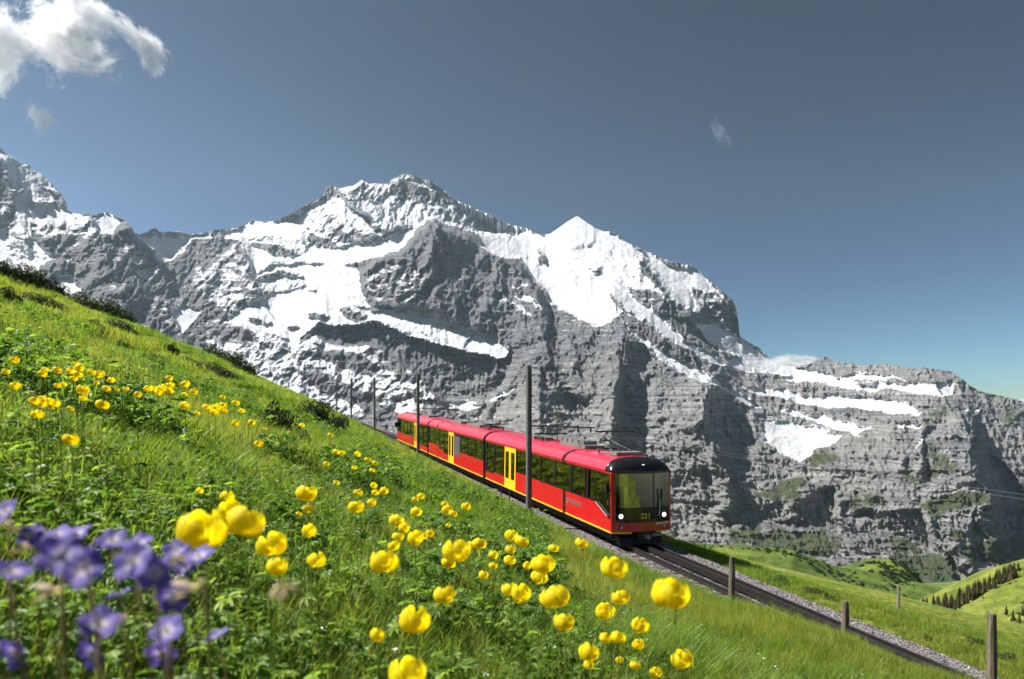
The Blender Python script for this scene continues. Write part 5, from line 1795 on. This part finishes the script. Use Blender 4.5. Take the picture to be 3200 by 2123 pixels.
# ================================================================== CRANESBILLS
M_vio = petal_mat('violet_petal', (.12, .085, .46), (.27, .21, .68), (.85, .7, 1.0), .45, .5, True)
M_pale = simple('pale_flower_centre', (.55, .50, .52), .7, 0, .2, .1, 50)


def petal_mesh():
    V = []; F = []
    A, B = 7, 7
    for i in range(B):
        b = i / (B - 1)
        wv = .46 * math.sin(math.pi * (.06 + .80 * b ** .9)) ** .8
        for j in range(A):
            a = -1 + 2 * j / (A - 1)
            x = .08 + b * (1 - .07 * (1 - abs(a)) * (b > .8))
            V.append((x, a * wv, .42 * b - .16 * b * b - .10 * a * a * b + .02 * math.sin(7 * a + 3 * b)))
    for i in range(B - 1):
        for j in range(A - 1):
            p = i * A + j
            F.append((p, p + 1, p + A + 1, p + A))
    return mesh_np('petal', np.array(V), np.array(F), M_vio, True)


PETAL = petal_mesh()
MBc = MB()
for q in range(10):
    a = q * .628
    MBc.tube([(0, 0, 0), (.10 * math.cos(a), .10 * math.sin(a), .30)], .014, 4)
MBc.tube([(0, 0, -.1), (0, 0, .4)], .05, 6, .02)
CENT = MBc.mesh('flower_centre', M_pale)
SEPC = MB().tube([(0, 0, -.30), (0, 0, -.1), (0, 0, .02)], .03, 7, .14).mesh('calyx', M_sred)

GER = [(45, 320, 150, .5, 'topmost violet flower at the left edge'), (215, 480, 150, .7, 'violet flower right of the topmost at the left edge'),
       (390, 490, 160, .9, 'violet flower, left one of the upper pair'), (520, 475, 150, .8, 'violet flower, right one of the upper pair'),
       (410, 620, 250, .5, 'large open violet flower with pale centre, left of the middle'), (570, 700, 240, .35, 'large violet flower just below and right of the open left one'),
       (755, 520, 160, .8, 'violet flower above the middle, seen from the side'), (930, 540, 170, .9, 'violet flower between the side-on one and the right end'),
       (895, 665, 220, .5, 'large open violet flower in the middle of the patch'), (1030, 735, 220, .45, 'large violet flower at the lower right of the middle one'),
       (1185, 585, 140, .8, 'violet flower second from the right end of the upper row'), (1340, 625, 180, .9, 'dark violet flower at the right end of the upper row'),
       (70, 735, 220, 1.0, 'violet flower seen from the side at the left edge'), (1165, 885, 190, .1, 'deep purple half closed flower below the right end'),
       (800, 885, 150, 1.1, 'flat violet flower seen edge on in the middle'), (665, 1085, 230, .8, 'broad violet flower in the lower middle'),
       (105, 1265, 200, -.2, 'deep purple flower in the bottom left corner'), (625, 1265, 190, -.2, 'deep purple drooping flower at the bottom'),
       (1125, 1125, 200, .7, 'violet flower above the blue one at bottom right of the patch'), (1085, 1275, 170, -.1, 'blue violet drooping flower at the bottom right of the patch'),
       (1460, 1165, 140, 1.0, 'small blue violet flower apart on the right'), (270, 540, 130, .9, 'small violet flower between the left edge and the upper pair'),
       (1240, 700, 120, .7, 'small mauve flower among the seed heads on the right')]


def cranesbill(x, y, d, pitch, label, rng):
    sx, sy = zz(Z2, [(x, y)])[0]
    dS = d / Z2[2] * .73844
    dist = min(.95, .033 * FS / dS * 1.0)
    c = at(sx, sy, dist)
    r = dS * dist / FS / 2 / .86
    gx, gy = c.x + rng.uniform(-.03, .03), c.y + rng.uniform(0, .05)
    base = Vector((gx, gy, gz(gx, gy) - .01))
    e = empty('cranesbill', base); tag(e, label, 'violet flower', 'violet cranesbills at the lower left')
    T = c - base
    h = empty('flower_head', T); h.parent = e
    # tilt towards the viewer: 0 faces the camera, 1 faces up
    h.rotation_euler = Euler((R(90 - 75 * pitch), rng.uniform(-.4, .4), rng.uniform(-.5, .5)), 'XYZ')
    h.scale = (r, r, r)
    off = rng.random() * 6.28
    for q in range(5):
        o = bpy.data.objects.new('petal', PETAL); link(o, h)
        o.rotation_euler = (rng.uniform(-.12, .12), rng.uniform(-.15, .12), off + q * 1.2566)
        s = rng.uniform(.92, 1.06); o.scale = (s, s, s)
    link(bpy.data.objects.new('flower_centre', CENT), h); link(bpy.data.objects.new('calyx', SEPC), h)
    neck = T + (h.rotation_euler.to_matrix() @ Vector((0, 0, -r * .28)))
    MB().tube(stem_curve(Vector((0, 0, 0)), neck, Vector((rng.uniform(-.03, .03), .02, 0))), .0022, 6, .0013).build('stem', M_sred, e, True)
    for q in range(2):
        o = bpy.data.objects.new('leaf', LEAF_ME[q]); link(o, e)
        o.location = T * rng.uniform(.3, .75); o.rotation_euler = (0, rng.uniform(-.3, .3), rng.random() * 6.28); s = rng.uniform(.5, .9); o.scale = (s, s, s)


for x, y, d, p, lab in GER:
    cranesbill(x, y, d, p, lab, rngf)

# faded seed heads among the violets and tiny white blossoms doubling as painted glints
M_seed = leafy('faded_seed_head', (.34, .26, .20), (.60, .50, .40), .4, .7, .2)
C_seed = source_collection('seed_head', [mk('s', leafset(rg, 10, .004, -.004, .004, .009, .005, 0, False), M_seed) for _ in range(3)])
sp = []
for (x, y) in [(60, 430), (180, 560), (860, 610), (1210, 640), (1330, 800), (1270, 830), (350, 850), (1900, 860), (1930, 830), (780, 1060)]:
    sx, sy = zz(Z2, [(x, y)])[0]
    sp.append(at(sx, sy, RNG.uniform(.62, .85))[:])
sp = np.array(sp)
scatter('seed_heads', sp, rnd(len(sp), 0, 6.28), rnd(len(sp), .8, 1.6), RNG.integers(0, 3, len(sp)), C_seed, 'faded pinkish seed heads among the violet flowers')
M_white = simple('white_petal_and_glint', (.75, .75, .76), .6, 0, .3, .05, 30)
C_white = source_collection('white_blossom_and_glint', [mk('w', leafset(rg, 6, .006, .0, .004, .011, .008, 0, False), M_white) for _ in range(3)])
PW, rw = lay(900, .9, 9, lambda t, n, x, y, r: up_side(t, n, x, y, r) & clump(x, y, 1.1, 8, .05))
PW[:, 2] += RNG.uniform(.12, .30, len(PW))
scatter('white_blossoms_and_glints', PW, rnd(len(PW), 0, 6.28), rnd(len(PW), .7, 1.4), RNG.integers(0, 3, len(PW)), C_white, 'tiny white blossoms and painted light glints scattered through the grass')
# ================================================================== SHRUBS ON THE SLOPE
M_shrub = leafy('dark_shrub_leaf', (.012, .030, .007), (.055, .095, .016), .22, .45, .4)
M_bush = leafy('valley_bush_leaf', (.012, .026, .009), (.05, .085, .022), .15, .6, .2)
M_twig = simple('shrub_twig', (.06, .045, .03), .9, 0, .1, .3, 9)


def leaf_mound(rng, n, size, flat=.45):
    """leaf-sized faces through a low dome about one unit wide, with gaps"""
    V = np.zeros((n, 4, 3)); F = np.arange(n * 4).reshape(n, 4)
    cl = rng.normal(size=(16, 3)); cl[:, 2] = np.abs(cl[:, 2]); cl /= np.linalg.norm(cl, axis=1)[:, None]
    cl = cl * np.array([.42, .42, flat * .62]) * rng.uniform(.5, 1, (16, 1))
    c = cl[rng.integers(0, 16, n)]
    d = rng.normal(size=(n, 3)); d /= np.linalg.norm(d, axis=1)[:, None]
    p = c + d * np.array([.17, .17, .13]) * rng.uniform(.5, 1, (n, 1)) ** .5
    p[:, 2] = np.maximum(p[:, 2], -.05)
    a = rng.normal(size=(n, 3)); a += d * .3; a /= np.linalg.norm(a, axis=1)[:, None]
    b = np.cross(a, rng.normal(size=(n, 3))); b /= np.linalg.norm(b, axis=1)[:, None]
    s = size * rng.uniform(.6, 1.3, (n, 1))
    V[:, 0] = p - a * s; V[:, 1] = p + b * s * .5; V[:, 2] = p + a * s; V[:, 3] = p - b * s * .5
    return V.reshape(-1, 3), F


rgs = np.random.default_rng(21)
SHRUB = [mesh_np('foliage', *leaf_mound(rgs, 5200, .019, .5), M_shrub) for _ in range(4)]
BUSH = [mesh_np('foliage', *leaf_mound(rgs, 700, .055, .9), M_bush) for _ in range(3)]
mbt = MB()
for q in range(9):
    a = q * .7
    mbt.tube([(0, 0, -.1), (.12 * math.cos(a), .12 * math.sin(a), .1), (.3 * math.cos(a), .3 * math.sin(a), .22)], .012, 4, .005)
TWIG = mbt.mesh('stems', M_twig)


def shrub(sx, sy, wS, hS, label, group, rng, sets=SHRUB, name='dwarf_shrub', near=2.0, sink=.0):
    x, y, z = hit(sx, sy, near, 260)
    w = wS * y / FS; h = hS * y / FS
    e = empty(name, (x, y, z - sink * h)); tag(e, label, 'shrub', group)
    for me in (rng.choice(sets), TWIG):
        o = bpy.data.objects.new(me.name.split('.')[0], me); link(o, e)
        o.rotation_euler = (0, .33, 0)
        o.scale = (w * 1.6, w * rng.uniform(.7, 1.0), h * 5.0)
    return e


rs = random.Random(9)
SH = [(20, 150, 150, 75, 'dark shrub on the skyline at the left edge of the slope'), (130, 180, 150, 75, 'second dark shrub along the skyline from the left edge'), (250, 215, 150, 70, 'third dark shrub along the skyline from the left edge'),
      (360, 255, 120, 60, 'fourth and lowest dark shrub along the left skyline'), (40, 310, 160, 60, 'dark shrub below the skyline at the left edge'), (215, 335, 150, 50, 'long dark shrub second in the lower left row'),
      (345, 365, 130, 45, 'dark shrub at the right end of the lower left row'), (560, 355, 160, 55, 'dark shrub at the left end of the upper middle row'), (690, 385, 160, 60, 'big dark shrub in the middle of the upper middle row'),
      (820, 425, 120, 50, 'dark shrub at the right end of the upper middle row'), (630, 485, 110, 35, 'low dark shrub under the upper middle row, left one'), (770, 500, 150, 42, 'low dark shrub under the upper middle row, middle one'), (860, 530, 90, 40, 'low dark shrub under the upper middle row, right one'),
      (1145, 665, 80, 45, 'single small dark shrub halfway down the slope'), (1440, 655, 130, 42, 'dark shrub in the long row high above the rear carriage, left one'), (1540, 690, 150, 50, 'dark shrub in the long row high above the rear carriage, middle one'),
      (1640, 740, 130, 45, 'dark shrub in the long row high above the rear carriage, right one'), (1300, 745, 170, 28, 'thin dark shrub strip below the long row, left one'), (1420, 775, 120, 32, 'thin dark shrub strip below the long row, middle one'), (1530, 835, 140, 40, 'thin dark shrub strip below the long row, right one'),
      (820, 625, 70, 30, 'tiny dark shrub between the shrub rows'), (85, 580, 130, 45, 'flat dark shrub above the left yellow flowers'), (340, 470, 80, 30, 'small dark shrub below the lower left row'),
      (2090, 1130, 190, 95, 'broad leaf mound standing in for shade in the hollow above the small yellow group'), (2220, 1190, 150, 80, 'leaf mound standing in for shade right of the broad one in the hollow'), (1840, 1220, 200, 130, 'tall leaf mound standing in for shade in the hollow behind the sparse yellow flowers'),  # dark leaf mounds added in place of the shade in the hollow
      (1930, 1330, 190, 100, 'leaf mound standing in for shade at the foot of the hollow'), (1750, 1150, 120, 60, 'small leaf mound standing in for shade left of the hollow')]
for x, y, w, h, lab in SH:
    sx, sy = zz(Z3, [(x, y)])[0]
    k = 1 / Z3[2] * .73844
    shrub(sx, sy, w * k, h * k, lab, 'dark dwarf shrubs on the hillside', rs)
WORD = ['first', 'second', 'third', 'fourth', 'fifth', 'sixth', 'seventh', 'eighth', 'ninth', 'tenth', 'eleventh', 'twelfth', 'thirteenth', 'fourteenth', 'fifteenth']
for i in range(15):
    f = i / 14
    t = 26 - 30 * f * .62 + rs.uniform(-.6, .6); n = 3.2 + 1.2 * rs.random()
    x, y = from_tn(t, n)
    w = rs.uniform(.55, 1.1)
    e = empty('verge_weed', (x, y, gz(x, y) - .05)); tag(e, '%s low weed clump from the train front along the far ballast edge' % WORD[i], 'weed', 'weed clumps along the far edge of the ballast')
    o = bpy.data.objects.new('foliage', rs.choice(SHRUB)); link(o, e); o.scale = (w, w, w * rs.uniform(.7, 1.1)); o.rotation_euler = (0, 0, rs.random() * 6)

# ================================================================== TREES IN THE VALLEY
M_bark = simple('conifer_bark', (.07, .05, .035), .9, 0, .1, .3, 2)
M_need = leafy('conifer_needles', (.03, .030, .010), (.085, .075, .024), .2, .7, .15)


def conifer_mesh(rng):
    V = []; F = []
    tiers = 11
    for k in range(tiers):
        f = k / (tiers - 1)
        z0 = .10 + .86 * f
        rad = (.20 * (1 - f) ** .85 + .012) * rng.uniform(.85, 1.15)
        nb = 9 if f < .7 else 6
        for q in range(nb):
            a = 6.283 * (q + rng.random() * .6) / nb
            L = rad * rng.uniform(.75, 1.2)
            ca, sa = math.cos(a), math.sin(a)
            w = L * .42
            dz = -.05 * (1 - f) - .02
            b = len(V)
            V += [(0, 0, z0 + .05), (ca * L * .55 - sa * w, sa * L * .55 + ca * w, z0 + dz * .4), (ca * L, sa * L, z0 + dz), (ca * L * .55 + sa * w, sa * L * .55 - ca * w, z0 + dz * .4),
                  (ca * L * .5, sa * L * .5, z0 + dz * 1.5 - .02)]
            F += [(b, b + 1, b + 2), (b, b + 2, b + 3), (b + 1, b + 4, b + 2), (b + 2, b + 4, b + 3)]
    b = len(V)
    V += [(-.012, 0, .9), (.012, 0, .9), (0, 0, 1.03)]; F += [(b, b + 1, b + 2)]
    return mesh_np('crown', np.array(V), np.array(F), M_need)


CONI = [conifer_mesh(rgs) for _ in range(4)]
TRUNK = MB().tube([(0, 0, -.04), (0, 0, .4), (0, 0, .95)], .018, 6, .004).mesh('trunk', M_bark)
HR = [(1990, 1460), (2050, 1425), (2100, 1408), (2160, 1395), (2220, 1372), (2270, 1348), (2310, 1328), (2345, 1312), (2400, 1296), (2520, 1262)]


def on_hill(sx, sy, crest, foot_y, dc, df):
    cy = np.interp(sx, *zip(*crest))
    w = min(1.0, max(0.0, (foot_y - sy) / (foot_y - cy)))
    return at(sx, sy, df + (dc - df) * w ** .85)


def conifer(p, h, label, group):
    e = empty('conifer', p); tag(e, label, 'conifer', group)
    a = rs.random() * 6.28
    for me in (rs.choice(CONI), TRUNK):
        o = bpy.data.objects.new(me.name.split('.')[0], me); link(o, e); o.rotation_euler = (0, 0, a)
        o.scale = (h * rs.uniform(.85, 1.15), h * .98, h)


for i in range(190):
    f = rs.random()
    sx = 2032 + 318 * f
    sy = float(np.interp(sx, *zip(*HR))) + rs.uniform(-3, 30) * (1.2 - .65 * f) + 3
    conifer(on_hill(sx, sy, HR, 1560, 640, 380) - Vector((0, 0, .5)), rs.uniform(8.5, 13.5) * (1 - .2 * f), 'brownish dark conifer in the dense belt along the hill crest in the valley', 'conifers in the belt along the valley hill')
for i, (sx, sy, lab) in enumerate([(2352, 1440, 'conifer at the right edge above the brown post, nearest one'), (2338, 1432, 'conifer left of the nearest one at the right edge'), (2360, 1420, 'tall conifer at the very right edge'),
                                   (2322, 1418, 'leftmost conifer of the right edge group'), (2365, 1398, 'uppermost conifer of the right edge group'), (2190, 1418, 'lone conifer below the dense belt'), (2205, 1421, 'second lone conifer below the dense belt')]):
    conifer(on_hill(sx, sy, HR, 1560, 640, 380) - Vector((0, 0, .4)), rs.uniform(8, 11), lab, 'single conifers on the sunny hill')
K2 = [(1940, 1345), (1965, 1318), (1990, 1302), (2020, 1293), (2060, 1294), (2090, 1303), (2112, 1320), (2128, 1345), (2150, 1375)]
K1 = [(1500, 1262), (1600, 1258), (1700, 1262), (1790, 1268), (1830, 1270), (1880, 1290), (1930, 1310), (1990, 1318), (2100, 1340), (2200, 1365)]


def bush(p, w, h, label, group):
    e = empty('bush', p); tag(e, label, 'bush', group)
    o = bpy.data.objects.new('foliage', rs.choice(BUSH)); link(o, e); o.scale = (w, w, h); o.rotation_euler = (0, 0, rs.random() * 6)
    o = bpy.data.objects.new('stems', TWIG); link(o, e); o.scale = (w, w, h)


for i in range(85):
    sx = rs.uniform(1985, 2125); cy = float(np.interp(sx, *zip(*K2)))
    sy = cy + rs.random() ** 1.2 * max(8, 1352 - cy) + 1
    if sx < 2030 and rs.random() < .6:
        continue
    w = rs.uniform(5, 10)
    bush(on_hill(sx, sy, K2, 1480, 800, 560) - Vector((0, 0, .8)), w, w * rs.uniform(.6, 1.0), 'dark green bush on the rounded knoll', 'bushes covering the rounded knoll')
for i in range(120):
    sx = rs.uniform(1760, 2120); cy = float(np.interp(sx, *zip(*K1)))
    sy = cy + 6 + rs.gauss(0, 1) * 5 + (sx - 1760) * .13 * rs.random()
    if sy < cy: continue
    w = rs.uniform(3.5, 7.5)
    bush(on_hill(sx, sy, K1, 1500, 760, 430) - Vector((0, 0, .7)), w, w * rs.uniform(.5, .9), 'low dark bush in the scrub strip between meadow and knoll', 'bushes in the scrub strip above the meadow')
for i in range(40):
    sx = rs.uniform(1540, 1800); cy = float(np.interp(sx, *zip(*K1)))
    w = rs.uniform(2.5, 5.5)
    bush(on_hill(sx, cy + rs.uniform(0, 6), K1, 1500, 760, 430) - Vector((0, 0, .6)), w, w * rs.uniform(.4, .7), 'small dark bush along the far meadow edge right of the train', 'bushes along the far meadow edge')

for i in range(34):
    sx = rs.uniform(2090, 2360); cy = float(np.interp(sx, *zip(*HR)))
    sy = cy + 26 + rs.random() * 60
    if sy > 1452: continue
    w = rs.uniform(1.5, 4.0)
    bush(on_hill(sx, sy, HR, 1560, 640, 380) - Vector((0, 0, .3)), w, w * rs.uniform(.4, .8), 'small dark bush on the open sunny hill below the conifer belt', 'bushes on the open sunny hill')

# ================================================================== CLOUDS
def cloud_mat(name, dens, scale, thr, seed):
    m = NT(name)
    tc = m.n('ShaderNodeTexCoord')
    mp = m.n('ShaderNodeMapping'); mp.inputs['Location'].default_value = (seed * 3.1, seed * 1.7, seed)
    m.t.links.new(tc.outputs['Object'], mp.inputs['Vector'])
    n1 = m.n('ShaderNodeTexNoise'); n1.inputs['Scale'].default_value = scale; n1.inputs['Detail'].default_value = 3; n1.inputs['Roughness'].default_value = .55; n1.inputs['Distortion'].default_value = .8
    n2 = m.n('ShaderNodeTexNoise'); n2.inputs['Scale'].default_value = scale * 3.4; n2.inputs['Detail'].default_value = 6; n2.inputs['Roughness'].default_value = .66; n2.inputs['Distortion'].default_value = 1.4
    for q in (n1, n2):
        m.t.links.new(mp.outputs[0], q.inputs['Vector'])
    ln = m.n('ShaderNodeVectorMath', operation='LENGTH'); m.t.links.new(tc.outputs['Object'], ln.inputs[0])
    nn = m.math('ADD', n1.outputs['Fac'], m.math('MULTIPLY', m.math('SUBTRACT', n2.outputs['Fac'], .5), .85))
    v = m.math('SUBTRACT', nn, m.math('MULTIPLY_ADD', m.math('POWER', ln.outputs['Value'], 2.2), .34, thr))
    d = m.math('MULTIPLY', m.math('MAXIMUM', v, 0.0), dens)
    pv = m.n('ShaderNodeVolumePrincipled')
    pv.inputs['Color'].default_value = (1, 1, 1, 1); pv.inputs['Anisotropy'].default_value = .35
    m.t.links.new(d, pv.inputs['Density'])
    m.t.links.new(pv.outputs[0], m.out.inputs['Volume'])
    m.m.cycles.volume_step_rate = .8
    return m.m


def cloud(sx, sy, wS, hS, rot, label, dens=.03, scale=1.6, thr=.36, seed=1, dist=9600):
    c = at(sx, sy, dist)
    import bmesh
    bm = bmesh.new(); bmesh.ops.create_icosphere(bm, subdivisions=3, radius=1.0)
    me = bpy.data.meshes.new('cloud'); bm.to_mesh(me); bm.free()
    me.materials.append(cloud_mat('cloud_vapour', dens, scale, thr, seed))
    o = link(bpy.data.objects.new('cloud', me))
    o.location = c
    o.scale = (wS / 2 * dist / FS, min(wS, hS) * .35 * dist / FS, hS / 2 * dist / FS)
    o.rotation_euler = (0, R(rot), 0)
    tag(o, label, 'cloud')
    return o


cloud(150, 85, 330, 250, 10, 'large torn white cloud at the upper left of the sky', .05, 1.6, .37, 1)
cloud(-10, 110, 170, 260, 10, 'white cloud cut by the left edge of the sky', .05, 1.5, .36, 2)
cloud(318, 88, 230, 70, 38, 'narrow curved cloud strip right of the large cloud', .05, 1.5, .36, 3)
cloud(345, 120, 75, 130, -22, 'bright cloud tuft at the end of the curved strip', .07, 1.2, .32, 4)
cloud(95, 278, 85, 120, -25, 'small thin white cloud below the large one', .06, 1.5, .40, 5)
cloud(1662, 308, 46, 120, -32, 'tiny faint wisp alone in the right half of the sky', .016, 1.6, .43, 9)
cloud(1832, 852, 160, 75, 0, 'white cloud peeping over the ridge right of the steep cliff', .08, 1.5, .22, 7)
cloud(2375, 950, 90, 70, 0, 'white cloud at the right edge above the ridge', .08, 1.5, .22, 8)

# ================================================================== HAZE
HZ = NT('thin_haze')
_p = HZ.n('ShaderNodeVolumePrincipled')
_p.inputs['Color'].default_value = (.62, .82, 1.0, 1); _p.inputs['Density'].default_value = 1.9e-5; _p.inputs['Anisotropy'].default_value = .3
HZ.t.links.new(_p.outputs[0], HZ.out.inputs['Volume'])
hz = MB().box(-7500, 7500, -3300, 8600, -1600, 3000).build('haze', HZ.m)
tag(hz, 'thin blue haze in front of the mountain', kind='stuff')
